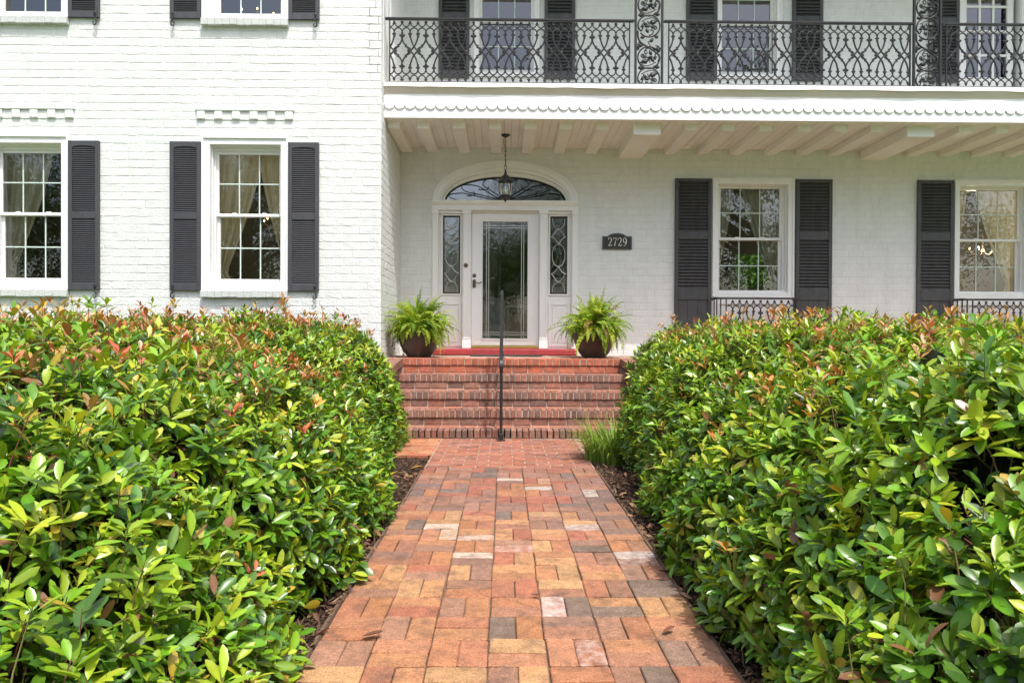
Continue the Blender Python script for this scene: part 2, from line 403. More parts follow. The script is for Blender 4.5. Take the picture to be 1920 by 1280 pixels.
WIN = dict(cx=-3.405, wo=.563, z0=1.711, z1=3.721)
def whole(cx, zoff=0): return (cx-.545, cx+.545, 1.70+zoff, 3.70+zoff)
UPZ = 3.545                                    # storey height, wing
wing_holes = [whole(c, z) for c in (-3.405, -6.265, -9.125) for z in (0, UPZ)]
brick_wall('brick_wall', house, (0, WINGY, 0), (1, 0, 0), (0, -1, 0), -11.0, CX, 0, 8.0, wing_holes, zph=.02)
brick_wall('brick_wall', house, (CX, WINGY, 0), (0, 1, 0), (1, 0, 0), 0, PORY-WINGY, 0, 4.5, [], zph=.02, thick=.2)
# panelled side of the wing beside the balcony
b = MB()
for k in range(14):
    y = WINGY+.0+k*.1415; b.bbox(CX-.2, CX-.002+.006*(k % 2), y, y+.139, 4.5, 8.0, .004)
b.build('wall_panelling', M['white'], house)
# porch wall with door opening
DC = .012                                      # door centre
AH, AHW = .60, 1.115                           # arch rise and half width
def arch_cut(z):
    if z > 3.245+AH: return None
    if z < 3.2: return None
    t = max(0, 1-((z-CH*.45-3.245)/AH)**2) if z-CH*.45 > 3.245 else 1
    return (DC-AHW*math.sqrt(t), DC+AHW*math.sqrt(t))
def spandrel(b):
    n = 28
    for i in range(n):
        xa = DC-AHW+2*AHW*i/n; xb = DC-AHW+2*AHW*(i+1)/n
        za = 3.245+AH*math.sqrt(max(0, 1-((xa-DC)/AHW)**2)); zb_ = 3.245+AH*math.sqrt(max(0, 1-((xb-DC)/AHW)**2))
        b.add([(xa, PORY, za), (xb, PORY, zb_), (xb, PORY, 3.245+AH+.01), (xa, PORY, 3.245+AH+.01)], [(0, 1, 2, 3)])
        b.add([(xa, PORY+.2, za), (xb, PORY+.2, zb_), (xb, PORY+.2, 3.245+AH+.01), (xa, PORY+.2, 3.245+AH+.01)], [(3, 2, 1, 0)])
        b.add([(xa, PORY, za), (xb, PORY, zb_), (xb, PORY+.2, zb_), (xa, PORY+.2, za)], [(3, 2, 1, 0)])
    # soldier ring of thin bricks round the arch
    m = 34
    for i in range(m):
        a0 = math.pi*(i+.06)/m; a1 = math.pi*(i+.94)/m
        q = []
        for (a, rx, rz) in ((a1, AHW+.03, AH+.03), (a0, AHW+.03, AH+.03), (a0, AHW+.15, AH+.125), (a1, AHW+.15, AH+.125)):
            q.append((DC+rx*math.cos(a), 3.245+rz*math.sin(a)))
        b.add([(x, PORY-.004, z) for x, z in q]+[(x, PORY-.010, z) for x, z in q], [(4, 5, 6, 7), (0, 1, 5, 4), (1, 2, 6, 5), (2, 3, 7, 6), (3, 0, 4, 7)])
PW = (3.903, 7.723, 11.54)
por_holes = [(DC-AHW, DC+AHW, .80, 3.245+AH+.01), arch_cut]+[(c-.62, c+.62, .83, 3.60) for c in PW]
por_holes_b = [(DC-AHW, DC+AHW, .80, 3.245)]
def porch_wall():
    U = (1, 0, 0)
    # rectangular hole for the sheet, row-wise arch for the bricks
    global holes_row
    full = [h for h in por_holes if not callable(h)]
    old = holes_row
    def hr(z, holes):
        out = old(z, [h for h in holes if not callable(h)][1:])
        if z < 3.245: out.append((DC-AHW, DC+AHW))
        else:
            r = arch_cut(z)
            if r: out.append(r)
        return out
    holes_row = hr
    brick_wall('brick_wall', house, (0, PORY, 0), U, (0, -1, 0), CX, 13.0, .0, 4.2, full, blen=.236, zph=.06, jit=.0012, d=.004, extra=spandrel)
    holes_row = old
porch_wall()
UWIN = (.02, 3.93)
up_holes = [(c-.50, c+.50, 5.28, 7.10) for c in UWIN]+[(7.33, 8.33, 4.55, 7.2)]
brick_wall('brick_wall', house, (0, UPY, 0), (1, 0, 0), (0, -1, 0), CX, 13.0, 4.3, 8.0, up_holes, blen=.236, zph=.06, jit=.0012, d=.004)
# outer shell: far walls and roof, so the rooms are closed
b = MB()
b.box(-11.0, -10.8, WINGY+.23, 16, 0, 8.0); b.box(12.8, 13.0, PORY+.23, 16, 0, 8.0); [b.box(*q) for q in ((-11, 4.6, 16, 16.2, 0, 8.0), (6.9, 13, 16, 16.2, 0, 8.0), (4.6, 6.9, 16, 16.2, 0, 1.0), (4.6, 6.9, 16, 16.2, 3.3, 8.0))]
b.build('brick_wall', M['brickpaint'], house)
b = MB(); b.box(-11.3, CX+.25, WINGY-.3, 16.4, 8.0, 8.25); b.box(CX+.25, 13.3, 9.12, 16.4, 8.002, 8.25)
b.prism([(WINGY-.32, 8.25), (16.4, 8.25), (12.7, 10.2)], -11.3, 13.3); b.build('roof', M['asphalt'], house)
# rooms
def room(x0, x1, y0, y1, z0, z1, hole=None):
    b = MB(); v = [(x0,y0,z0),(x1,y0,z0),(x1,y1,z0),(x0,y1,z0),(x0,y0,z1),(x1,y0,z1),(x1,y1,z1),(x0,y1,z1)]
    b.add(v, [(4, 7, 6, 5), (1, 5, 6, 2), (3, 7, 4, 0)]+([] if hole else [(2, 6, 7, 3)]))
    if hole:
        for a, c, e, g in ((x0, hole[0], z0, z1), (hole[1], x1, z0, z1), (hole[0], hole[1], z0, hole[2]), (hole[0], hole[1], hole[3], z1)):
            b.add([(a, y1, e), (c, y1, e), (c, y1, g), (a, y1, g)], [(0, 1, 2, 3)])
        b.box(hole[0]-.08, hole[0]+.03, y1-.03, y1+.05, hole[2]-.05, hole[3]+.05); b.box(hole[1]-.03, hole[1]+.08, y1-.03, y1+.05, hole[2]-.05, hole[3]+.05)
        b.box(hole[0]+.03, hole[1]-.03, y1-.02, y1+.04, (hole[2]+hole[3])/2-.02, (hole[2]+hole[3])/2+.02)
    o = b.build('room_wall', M['interior'], house)
    f = MB(); f.add([(x0, y0, z0+.004), (x1, y0, z0+.004), (x1, y1, z0+.004), (x0, y1, z0+.004)], [(0, 1, 2, 3)]); f.build('room_floor', M['floorwood'], house)
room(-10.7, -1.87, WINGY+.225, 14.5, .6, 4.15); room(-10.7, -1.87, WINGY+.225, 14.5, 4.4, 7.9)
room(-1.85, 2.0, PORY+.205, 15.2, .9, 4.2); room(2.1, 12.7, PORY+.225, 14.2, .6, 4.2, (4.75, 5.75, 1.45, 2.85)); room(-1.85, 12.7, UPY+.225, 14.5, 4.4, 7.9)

# ------------------------------------------------------------------ windows
def frame4(b, x0, x1, z0, z1, wd, y0, y1, bot=None, ch=.004):
    bt = wd if bot is None else bot
    b.bbox(x0, x0+wd, y0, y1, z0, z1, ch); b.bbox(x1-wd, x1, y0, y1, z0, z1, ch)
    b.bbox(x0+wd, x1-wd, y0+.001, y1-.001, z1-wd, z1, ch); b.bbox(x0+wd, x1-wd, y0+.001, y1-.001, z0, z0+bt, ch)
def window(cx, Y, wo, z0, z1, gw, zb, zt, zm, casing=.10, panel=None):
    org = (cx, Y, z0)
    b = MB()
    frame4(b, cx-wo, cx+wo, z0, z1, casing, Y-.022, Y+.06, bot=.075)
    frame4(b, cx-wo-.004, cx+wo+.004, z0-.002, z1+.004, .028, Y-.042, Y-.021, bot=.002)
    wi = wo-casing
    frame4(b, cx-wi-.01, cx+wi+.01, z0+.06, z1-casing+.01, .022, Y+.055, Y+.13, bot=.05)
    if wi-gw > .055:
        frame4(b, cx-wi+.012, cx+wi-.012, z0+.07, z1-casing-.012, max(.02, wi-gw-.05), Y+.10, Y+.20, bot=.02)
        b.bbox(cx-wi+.01, cx+wi-.01, Y+.095, Y+.2, zt+.04, z1-casing-.01, .003)
    else:
        b.bbox(cx-wi+.01, cx+wi-.01, Y+.105, Y+.2, zt+.045, z1-casing-.008, .003)
    if panel:
        b.bbox(cx-wo, cx+wo, Y+.01, Y+.08, panel, z0-.004, .003)
        frame4(b, cx-wo, cx+wo, panel, z0-.006, .11, Y-.02, Y+.008)
        b.bbox(cx-wo+.11, cx+wo-.11, Y-.018, Y+.006, (panel+z0)/2+.05, (panel+z0)/2+.13, .004)
    win = b.build('window', M['white'], house, origin=org)
    for (nm, za, zc, yy) in (('upper_sash', zm-.02, zt+.045, Y+.125), ('lower_sash', zb-.065, zm+.02, Y+.167)):
        s = MB(); lo = nm == 'lower_sash'
        wd = .045
        s.bbox(cx-gw-wd, cx-gw, yy, yy+.038, za, zc, .004); s.bbox(cx+gw, cx+gw+wd, yy, yy+.038, za, zc, .004)
        s.bbox(cx-gw, cx+gw, yy+.001, yy+.037, za, za+(.065 if lo else .04), .004); s.bbox(cx-gw, cx+gw, yy+.001, yy+.037, zc-(.04 if lo else .045), zc, .004)
        if not lo:
            for sx in (-.2, .2): s.bbox(cx+sx-.03, cx+sx+.03, yy+.005, yy+.03, za+.04, za+.052, .003)
        sash = s.build('sash', M['white'], win)
        ga, gb = (zb, zm-.02) if lo else (zm+.02, zt)
        g = MB()
        for k in (1, 2):
            x = cx-gw+2*gw*k/3; g.bbox(x-.008, x+.008, yy+.004, yy+.0145, ga, gb, .003)
        g.bbox(cx-gw, cx+gw, yy+.0045, yy+.0143, (ga+gb)/2-.008, (ga+gb)/2+.008, .003)
        g.build('muntin', M['muntin'], win)
        p = MB(); p.add([(cx-gw-.004, yy+.016, ga-.004), (cx+gw+.004, yy+.016, ga-.004), (cx+gw+.004, yy+.016, gb+.004), (cx-gw-.004, yy+.016, gb+.004)], [(0, 1, 2, 3)])
        p.build('pane', M['glass'], win)
    return win
def row_sill(b, x0, x1, y0, y1, z0, z1, n):
    for k in range(n):
        a = x0+(x1-x0)*k/n; c = x0+(x1-x0)*(k+1)/n
        b.bbox(a+.002, c-.002, y0+random.uniform(-.004, .004), y1, z0+random.uniform(-.004, .004), z1+random.uniform(-.002, .003), .006)
    b.box(x0+.004, x1-.004, y0+.012, y1, z0+.012, z1-.006)
w0 = window(-3.405, WINGY, .563, 1.711, 3.721, .40, 1.873, 3.526, 2.72)
s = MB(); row_sill(s, -3.972, -2.838, WINGY-.075, WINGY+.05, 1.615, 1.708, 12); s.build('sill', M['sillpaint'], w0)
wins = [w0]
for c in (-6.265, -9.125): wins.append(copy_tree(w0, house, (c+3.405, 0, 0)))
for c in (-3.405, -6.265, -9.125): copy_tree(w0, house, (c+3.405, 0, UPZ))
pw = window(PW[0], PORY, .64, 1.758, 3.617, .47, 1.865, 3.489, 2.69, casing=.09, panel=.83)
for c in PW[1:]: copy_tree(pw, house, (c-PW[0], 0, 0))
uw = window(UWIN[0], UPY, .52, 5.29, 7.12, .395, 5.47, 6.99, 6.24, casing=.075)
copy_tree(uw, house, (UWIN[1]-UWIN[0], 0, 0))
# brick lintels with dentils
def lintel(x, z):
    b = MB(); b.bbox(x-.645, x+.645, WINGY-.036, WINGY+.02, z+.116, z+.19, .007)
    for k in range(6):
        a = x-.645+.018+k*.2296; b.bbox(a, a+.106, WINGY-.034, WINGY+.02, z+.008, z+.113, .007)
    b.bbox(x-.63, x+.63, WINGY-.012, WINGY+.01, z+.002, z+.112, .003)
    return b.build('lintel', M['brickpaint'], house, origin=(x, WINGY, z))
l0 = lintel(-3.41, 3.941)
for c in (-2.86, -5.72): copy_tree(l0, house, (c, 0, 0))

# ------------------------------------------------------------------ shutters
def shutter_wing(x0, z0):
    W_, H_ = .403, 1.945; x1 = x0+W_; y0, y1 = WINGY-.048, WINGY-.012; b = MB(); st = .052
    b.bbox(x0, x0+st, y0, y1, z0, z0+H_, .004); b.bbox(x1-st, x1, y0, y1, z0, z0+H_, .004)
    b.bbox(x0+st, x1-st, y0+.002, y1, z0, z0+.085, .004); b.bbox(x0+st, x1-st, y0+.002, y1, z0+.93, z0+1.012, .004)
    # top rail with a shallow arch
    n = 12
    for i in range(n):
        ta, tb = i/n, (i+1)/n; xa = x0+st+(W_-2*st)*ta; xb = x0+st+(W_-2*st)*tb
        za = z0+H_-.085+.022*math.sin(math.pi*ta)**.6; zb = z0+H_-.085+.022*math.sin(math.pi*min(tb, 1-1e-9))**.6
        b.add([(xa, y0+.002, za), (xb, y0+.002, zb), (xb, y0+.002, z0+H_-.003), (xa, y0+.002, z0+H_-.003), (xa, y1, za), (xb, y1, zb)], [(0, 1, 2, 3), (0, 4, 5, 1)])
    b.box(x0+st, x1-st, y0+.024, y1-.002, z0+.08, z0+H_-.004)
    b.bbox(x0+st, x1-st, y0+.003, y1, z0+H_-.02, z0+H_, .003)
    for (a, c) in ((z0+.09, z0+.925), (z0+1.018, z0+H_-.07)):
        m = 31; p = (c-a)/m
        for k in range(m):
            z = a+k*p
            b.add([(x0+st-.001, y0+.006, z), (x1-st+.001, y0+.006, z), (x1-st+.001, y0+.024, z+p*.80), (x0+st-.001, y0+.024, z+p*.80), (x0+st-.001, y0+.024, z-.001), (x1-st+.001, y0+.024, z-.001)],
                  [(0, 1, 2, 3), (0, 4, 5, 1)])
    for (px, pz) in ((.026, .1), (W_-.026, .1), (.026, H_-.12), (W_-.026, H_-.12), (W_/2, .975)):
        b.blob((x0+px, y0-.001, z0+pz), .007, .004, .007)
    # closed back to the wall
    b.box(x0+.012, x1-.012, y1-.001, WINGY-.004, z0+.01, z0+H_-.01)
    return b.build('shutter', M['shutter'], house, origin=(x0, WINGY, z0))
def hook(sh, x0, z0, side):
    """wrought S-scroll holdback at the outer bottom corner"""
    cx = x0+(.045 if side < 0 else .403-.045); zz = z0+.055; y = WINGY-.062; s = side
    pts = spline([(cx, zz), (cx-.012*s, zz-.03), (cx-.004*s, zz-.07), (cx+.018*s, zz-.105), (cx+.015*s, zz-.148), (cx-.012*s, zz-.155), (cx-.024*s, zz-.13), (cx-.010*s, zz-.118)], 5)
    pts = [(p[0], y, p[1]) for p in pts]; h = MB(); h.tube(pts, [.006+.004*math.sin(math.pi*min(1, i/len(pts)*1.3)) for i in range(len(pts))], 6)
    h.blob((cx, y-.004, zz+.004), .018, .01, .018, 8); h.tube([(cx+.01*s, y, zz-.09), (cx+.01*s, WINGY+.01, zz-.085)], .005, 5)
    h.blob((cx-.012*s, y, zz-.12), .008, .008, .008)
    return h.build('holdback', M['iron'], sh)
for c in (-3.405, -6.265, -9.125):
    for z in (0, UPZ):
        for sd, x0 in ((-1, c-.563-.412), (1, c+.563+.003)):
            if c == -3.405 and z == 0:
                sh = shutter_wing(x0, 1.705); hook(sh, x0, 1.705, sd)
                if sd < 0: shl = sh
                else: shr = sh
            else: copy_tree(shl if sd < 0 else shr, house, (c+3.405, 0, z))
def shutter_porch(x0, z0, zt, W_, Y, lou, rails, panel=None):
    """old wooden shutter: lou = louvred fields, rails = solid rails, panel = boarded field"""
    x1 = x0+W_; y0, y1 = Y-.052, Y-.012; b = MB(); st = .055
    b.bbox(x0, x0+st, y0, y1, z0, zt, .004); b.bbox(x1-st, x1, y0, y1, z0, zt, .004)
    for a, c in rails: b.bbox(x0+st, x1-st, y0+.0015, y1-.001, a, c, .004)
    for a, c in lou:
        m = int(round((c-a)/.0515)); p = (c-a)/m
        for k in range(m):
            z = a+k*p+random.uniform(-.002, .002); t = random.uniform(-.003, .003)
            b.add([(x0+st-.001, y0+.004, z), (x1-st+.001, y0+.004, z+t), (x1-st+.001, y1-.004, z+p*.8+t), (x0+st-.001, y1-.004, z+p*.8),
                   (x0+st-.001, y0+.008, z-.008), (x1-st+.001, y0+.008, z-.008+t), (x1-st+.001, y1, z+p*.8-.008+t), (x0+st-.001, y1, z+p*.8-.008)],
                  [(0, 1, 2, 3), (0, 4, 5, 1), (4, 7, 6, 5), (3, 2, 6, 7)])
    if panel:
        n = 3
        for k in range(n):
            a = x0+st+(W_-2*st)*k/n; c = x0+st+(W_-2*st)*(k+1)/n; b.bbox(a+.001, c-.001, y0+.016, y1-.002, panel[0], panel[1], .003)
    b.box(x0+.02, x1-.02, y1+.001, Y-.004, z0+.02, zt-.02)
    for z in (z0+.3, zt-.3):                    # hinges on the window side
        b.box(x1-.002, x1+.02, y0+.01, y0+.02, z-.03, z+.03) if x0 < 0 else None
    return b.build('shutter', M['shutterwood'], house, origin=(x0, Y, z0))
ps = shutter_porch(2.667, .90, 3.605, .571, PORY, ((1.89, 2.655), (2.785, 3.55)), ((3.55, 3.604), (2.655, 2.785), (1.711, 1.89), (.901, 1.03)), (1.03, 1.711))
for c in PW:
    for x in (c-1.236, c+.665):
        if abs(x-2.667) > .01: copy_tree(ps, house, (x-2.667, 0, 0))
us_ = shutter_porch(-1.067, 5.25, 7.15, .492, UPY, ((5.37, 6.16), (6.29, 7.08)), ((7.08, 7.149), (6.16, 6.29), (5.251, 5.37)))
for x in (.627, 2.907, 4.618, 6.83): copy_tree(us_, house, (x+1.067, 0, 0))

# ------------------------------------------------------------------ french door on the balcony
b = MB(); dx0, dx1 = 7.345, 8.32
frame4(b, dx0-.03, dx1+.12, 4.55, 7.25, .10, UPY-.03, UPY+.12, bot=.01)
fd = b.build('balcony_door', M['white'], house, origin=(7.8, UPY, 4.55))
b = MB(); gx0, gx1 = 7.50, 8.165
b.bbox(7.42, gx0, UPY+.05, UPY+.1, 4.56, 7.15, .004); b.bbox(gx1, 8.27, UPY+.05, UPY+.1, 4.56, 7.15, .004)
b.bbox(gx0, gx1, UPY+.051, UPY+.099, 4.56, 5.37, .004); b.bbox(gx0, gx1, UPY+.051, UPY+.099, 6.95, 7.15, .004)
for k in (1, 2):
    x = gx0+(gx1-gx0)*k/3; b.bbox(x-.018, x+.018, UPY+.055, UPY+.095, 5.37, 6.95, .004)
for z in (5.73, 6.12, 6.52): b.bbox(gx0, gx1, UPY+.056, UPY+.094, z-.018, z+.018, .004)
b.build('door_leaf', M['white'], fd)
b = MB(); b.add([(gx0-.01, UPY+.075, 5.36), (gx1+.01, UPY+.075, 5.36), (gx1+.01, UPY+.075, 6.96), (gx0-.01, UPY+.075, 6.96)], [(0, 1, 2, 3)]); b.build('pane', M['glass'], fd)
b = MB(); b.bbox(7.435, 7.46, UPY+.03, UPY+.05, 5.62, 5.78, .004); b.tube([(7.447, UPY+.01, 5.7), (7.51, UPY+.01, 5.7)], .008, 6); b.build('handle', M['brass'], fd)

# ------------------------------------------------------------------ front door and surround
YD = PORY
b = MB()
for s in (-1, 1):
    # outer pilaster, inner pilaster, each with plinth and cap
    for (a, c, yo) in ((1.045, 1.14, .03), (.537, .662, .045)):
        xa, xb = sorted((DC+s*a, DC+s*c))
        b.bbox(xa, xb, YD-yo, YD+.14, .93, 3.09, .004)
        b.bbox(xa-.006, xb+.006, YD-yo-.014, YD+.0, .935, 1.05, .004)
        b.bbox(xa-.008, xb+.008, YD-yo-.014, YD+.0, 3.03, 3.088, .005)
        frame4(b, xa+.012, xb-.012, 1.08, 3.01, .016, YD-yo-.007, YD-yo+.001, ch=.002)
    xa, xb = sorted((DC+s*.662, DC+s*1.045))
    # casing around the sidelight glass and panel below
    b.bbox(xa, xb, YD+.05, YD+.1, .93, 1.79, .003); b.bbox(xa, xb, YD+.05, YD+.1, 3.015, 3.09, .003)
    g0, g1 = sorted((DC+s*.708, DC+s*.978))
    b.bbox(xa, g0, YD+.051, YD+.101, 1.79, 3.015, .003); b.bbox(g1, xb, YD+.051, YD+.101, 1.79, 3.015, .003)
    frame4(b, g0-.03, g1+.03, 1.765, 3.04, .026, YD+.03, YD+.052, ch=.005)
    b.bbox(xa, xb, YD+.01, YD+.049, 3.045, 3.089, .004)
    frame4(b, xa+.02, xb-.02, .96, 1.66, .045, YD+.036, YD+.051, ch=.005)
    b.bbox(xa+.085, xb-.085, YD+.040, YD+.051, 1.025, 1.595, .006)
# entablature
b.prism([(YD+.15, 3.09), (YD-.03, 3.09), (YD-.03, 3.165), (YD-.05, 3.172), (YD-.055, 3.19), (YD-.075, 3.2), (YD-.082, 3.236), (YD-.02, 3.245), (YD+.15, 3.245)], DC-1.145, DC+1.145)
# door jamb
b.bbox(DC-.545, DC-.532, YD+.02, YD+.16, .96, 3.086, .003); b.bbox(DC+.532, DC+.545, YD+.02, YD+.16, .96, 3.086, .003)
b.bbox(DC-.532, DC+.532, YD+.03, YD+.16, 3.062, 3.089, .003)
# arch mouldings: stepped elliptical rings
def ring(b, r_out, h_out, r_in, h_in, y0, y1, n=40):
    vs = []; fs = []
    for i in range(n+1):
        a = math.pi*i/n; c, s_ = math.cos(a), math.sin(a)
        for (r, h, y) in ((r_out, h_out, y1), (r_out, h_out, y0), (r_in, h_in, y0), (r_in, h_in, y1)):
            vs.append((DC+r*c, y, 3.245+h*s_))
    for i in range(n):
        for j in range(4): fs.append((4*i+j, 4*i+(j+1) % 4, 4*i+4+(j+1) % 4, 4*i+4+j))
    b.add(vs, fs)
ring(b, 1.138, .622, 1.10, .585, YD-.035, YD+.06); ring(b, 1.10, .585, 1.04, .525, YD-.022, YD+.06); ring(b, 1.04, .525, 1.02, .505, YD-.03, YD+.06)
ring(b, 1.02, .505, .99, .455, YD+.0, YD+.1); ring(b, .99, .455, .952, .392, YD+.05, YD+.14)
sur = b.build('door_surround', M['white'], house, origin=(DC, YD, .93))
# fanlight
b = MB(); n = 40
vs = [(DC, YD+.11, 3.245)]+[(DC+.955*math.cos(math.pi*i/n), YD+.11, 3.247+.395*math.sin(math.pi*i/n)) for i in range(n+1)]
b.add(vs, [(0, i+1, i+2) for i in range(n)]); fan = b.build('fanlight', M['darkglass'], house, origin=(DC, YD+.11, 3.245))
b = MB(); E_ = lambda a, r: (DC+.945*r*math.cos(a), YD+.1, 3.252+.378*r*math.sin(a))
b.tube([E_(math.pi*i/40, 1) for i in range(41)], .016, 6); b.tube([E_(0, 1), E_(math.pi, 1)], .013, 6)
ang = [0.0, .50, 1.0, math.pi/2, math.pi-1.0, math.pi-.5, math.pi]
for i in range(6):
    a0, a1 = ang[i], ang[i+1]; am = (a0+a1)/2
    b.tube([tuple(p) for p in spline([E_(am, .12), E_(a0+.3*(am-a0), .52), E_(a0+.25*(am-a0), .8), E_(am, .985), E_(a1-.25*(a1-am), .8), E_(a1-.3*(a1-am), .52), E_(am, .12)], 6)], .0065, 5)
    if 0 < i: b.tube([tuple(p) for p in spline([E_(a0-.16, .68), E_(a0, .58), E_(a0+.16, .68)], 5)], .0065, 5)
b.tube([E_(math.pi*i/20, .2) for i in range(21)], .007, 5)
b.blob((DC, YD+.09, 3.30), .09, .03, .045, 10); b.blob((DC-.09, YD+.09, 3.285), .05, .02, .03); b.blob((DC+.09, YD+.09, 3.285), .05, .02, .03)
b.build('tracery', M['lead'], fan)
# sidelights
for s in (-1, 1):
    g0, g1 = sorted((DC+s*.708, DC+s*.978)); gc = (g0+g1)/2; hw = .135; z0, z1 = 1.79, 3.015; y = YD+.08
    b = MB(); b.add([(g0, y, z0), (g1, y, z0), (g1, y, z1), (g0, y, z1)], [(0, 1, 2, 3)]); sd = b.build('sidelight', M['darkglass'], house, origin=(gc, y, z0))
    b = MB(); frame4(b, g0, g1, z0, z1, .022, y-.012, y+.004, ch=.003); b.build('came_border', M['lead'], sd)
    b = MB(); yy = y-.008; hw = .108; H = z1-z0-.06; zb = z0+.03
    P = lambda u, v: (gc+u*hw, yy, zb+v*H)
    def arc(pts): b.tube([tuple(p) for p in spline([P(*q) for q in pts], 6)], .0062, 5)
    for m in (1, -1):
        fl = lambda v: v if m > 0 else 1-v
        arc([(-.9, fl(0)), (-.82, fl(.07)), (-.5, fl(.12)), (0, fl(.143)), (.5, fl(.12)), (.82, fl(.07)), (.9, fl(0))])
        arc([(0, fl(.143)), (-.35, fl(.165)), (-.8, fl(.225)), (-1, fl(.25))]); arc([(0, fl(.143)), (.35, fl(.165)), (.8, fl(.225)), (1, fl(.25))])
        arc([(-1, fl(.25)), (-.5, fl(.28)), (-.15, fl(.325)), (0, fl(.345))]); arc([(1, fl(.25)), (.5, fl(.28)), (.15, fl(.325)), (0, fl(.345))])
    arc([(0, .345), (-.55, .375), (-.88, .44), (-.92, .5), (-.88, .56), (-.55, .625), (0, .655), (.55, .625), (.88, .56), (.92, .5), (.88, .44), (.55, .375), (0, .345)])
    for q in ((0, .143), (0, .857), (0, .345), (0, .655), (-1, .25), (1, .25), (-1, .75), (1, .75)): b.blob(P(*q), .012, .006, .012)
    b.build('tracery', M['zinc'], sd)
# door leaf: stiles and rails round one tall light
b = MB(); d0, d1, e0, e1 = DC-.53, DC+.53, DC-.356, DC+.356; zA, zB, gz0, gz1 = .975, 3.06, 1.088, 2.929
b.bbox(d0, e0, YD+.06, YD+.105, zA, zB, .004); b.bbox(e1, d1, YD+.06, YD+.105, zA, zB, .004)
b.bbox(e0, e1, YD+.061, YD+.104, zA, gz0, .003); b.bbox(e0, e1, YD+.061, YD+.104, gz1, zB, .003)
frame4(b, e0-.028, e1+.028, gz0-.028, gz1+.028, .03, YD+.05, YD+.062, ch=.005)
b.bbox(d0+.04, d1-.04, YD+.052, YD+.062, zA+.005, zA+.05, .004)
door = b.build('door', M['doorwhite'], house, origin=(DC, YD+.08, zA))
b = MB(); b.add([(e0, YD+.085, gz0), (e1, YD+.085, gz0), (e1, YD+.085, gz1), (e0, YD+.085, gz1)], [(0, 1, 2, 3)]); b.build('glass', glass_mat('door_glass', (.74, .76, .7), 2.0, .15, .06, 7), door)
b = MB()
for x in (e0+.062, e0+.098, e1-.098, e1-.062): b.box(x-.005, x+.005, YD+.079, YD+.084, gz0, gz1)
for z in (gz0+.062, gz0+.098, gz1-.098, gz1-.062): b.box(e0, e1, YD+.078, YD+.0835, z-.005, z+.005)
b.build('came', M['zinc'], door)
b = MB(); hx = DC-.484
b.lathe(0, 0, [(0, 0), (.026, 0), (.03, .008), (.022, .016), (0, .018)], 16); b.v = [(hx+x, YD+.06-z, 2.077+y) for x, y, z in b.v]; b.build('lock', M['bronze'], door)
b = MB(); b.bbox(hx-.024, hx+.024, YD+.042, YD+.06, 1.885, 2.015, .01); b.tube([tuple(p) for p in spline([(hx, YD+.045, 1.965), (hx, YD+.01, 1.965), (hx+.03, YD+.005, 1.962), (hx+.075, YD+.006, 1.955), (hx+.105, YD+.01, 1.968), (hx+.118, YD+.012, 1.962)], 4)], .009, 7)
b.blob((hx, YD+.038, 1.915), .012, .008, .012); b.build('handle', M['bronze'], door)
b = MB(); b.bbox(d0-.01, d1+.01, YD-.02, YD+.12, .932, .97, .008); b.build('threshold', M['brass'], door)
b = MB(); b.lathe(0, 0, [(0, 0), (.03, 0), (.033, .01), (.024, .02), (.012, .022), (.01, .028), (0, .03)], 16); b.v = [(DC-.612+x, YD-.052-z, 2.227+y) for x, y, z in b.v]
b.build('doorbell', M['bronze'], house)
b = MB(); b.bbox(DC-1.125, DC+1.125, YD-.16, YD+.2, .835, .929, .012); b.build('door_sill', M['red'], house)

# ------------------------------------------------------------------ balcony: deck, fascia, soffit, beams
XR = 13.0
b = MB(); b.box(CX+.002, XR, 9.24, UPY, 4.40, 4.50); bal = b.build('balcony_deck', M['white'], house, origin=(0, 9.24, 4.4))
b = MB(); b.bbox(CX+.004, XR, 9.19, 9.26, 4.470, 4.525, .006)
b.build('deck_edge', M['white'], bal)
b = MB(); n = 240                               # wavy metal drip edge
vs = []; fs = []
for i in range(n+1):
    x = CX+.004+(XR-CX)*i/n; q = .004*math.sin(x*3.1)+.003*math.sin(x*7.7+1)+.002*math.sin(x*17)
    vs += [(x, 9.19, 4.478), (x, 9.178+.3*q, 4.475), (x, 9.172+.5*q, 4.460+q)]
for i in range(n):
    for j in range(2): fs.append((3*i+j, 3*i+3+j, 3*i+4+j, 3*i+1+j))
b.add(vs, fs); b.build('drip_edge', M['flash'], bal)
b = MB(); b.prism([(9.262, 4.377), (9.222, 4.377), (9.222, 4.385), (9.186, 4.455), (9.186, 4.469), (9.262, 4.469)], CX+.004, XR); b.build('crown_moulding', M['crown'], bal)
# scalloped board
b = MB(); pit = .1383; x = CX+.006; ns = int((XR-x)/pit); yf, yb = 9.226, 9.243
for k in range(ns):
    xa = x+k*pit; n = 10; top = 4.376; seam = k % 10 == 5
    e = [(xa+pit*i/n, 4.236-.058*math.sqrt(max(0, 1-(2*i/n-1)**2))) for i in range(n+1)]
    if seam: e[0] = (e[0][0]+.0015, e[0][1])
    vs = [(p[0], yf, p[1]) for p in e]+[(p[0], yf, top) for p in e]+[(p[0], yb, p[1]) for p in e]
    m = n+1
    b.add(vs, [(i, i+1, m+i+1, m+i) for i in range(n)]+[(2*m+i, 2*m+i+1, i+1, i) for i in range(n)])
b.build('scalloped_trim', M['fascia'], bal)
b = MB(); b.bbox(CX+.005, XR, 9.244, 9.275, 4.062, 4.376, .003); b.build('fascia', M['fascia'], bal)
b = MB(); k = 0; xx = CX+.01
while xx < XR-.1:
    b.bbox(xx, xx+.104, 9.276, PORY-.005, 4.066, 4.085, .003); xx += .1075
b.build('soffit', M['soffit'], bal)
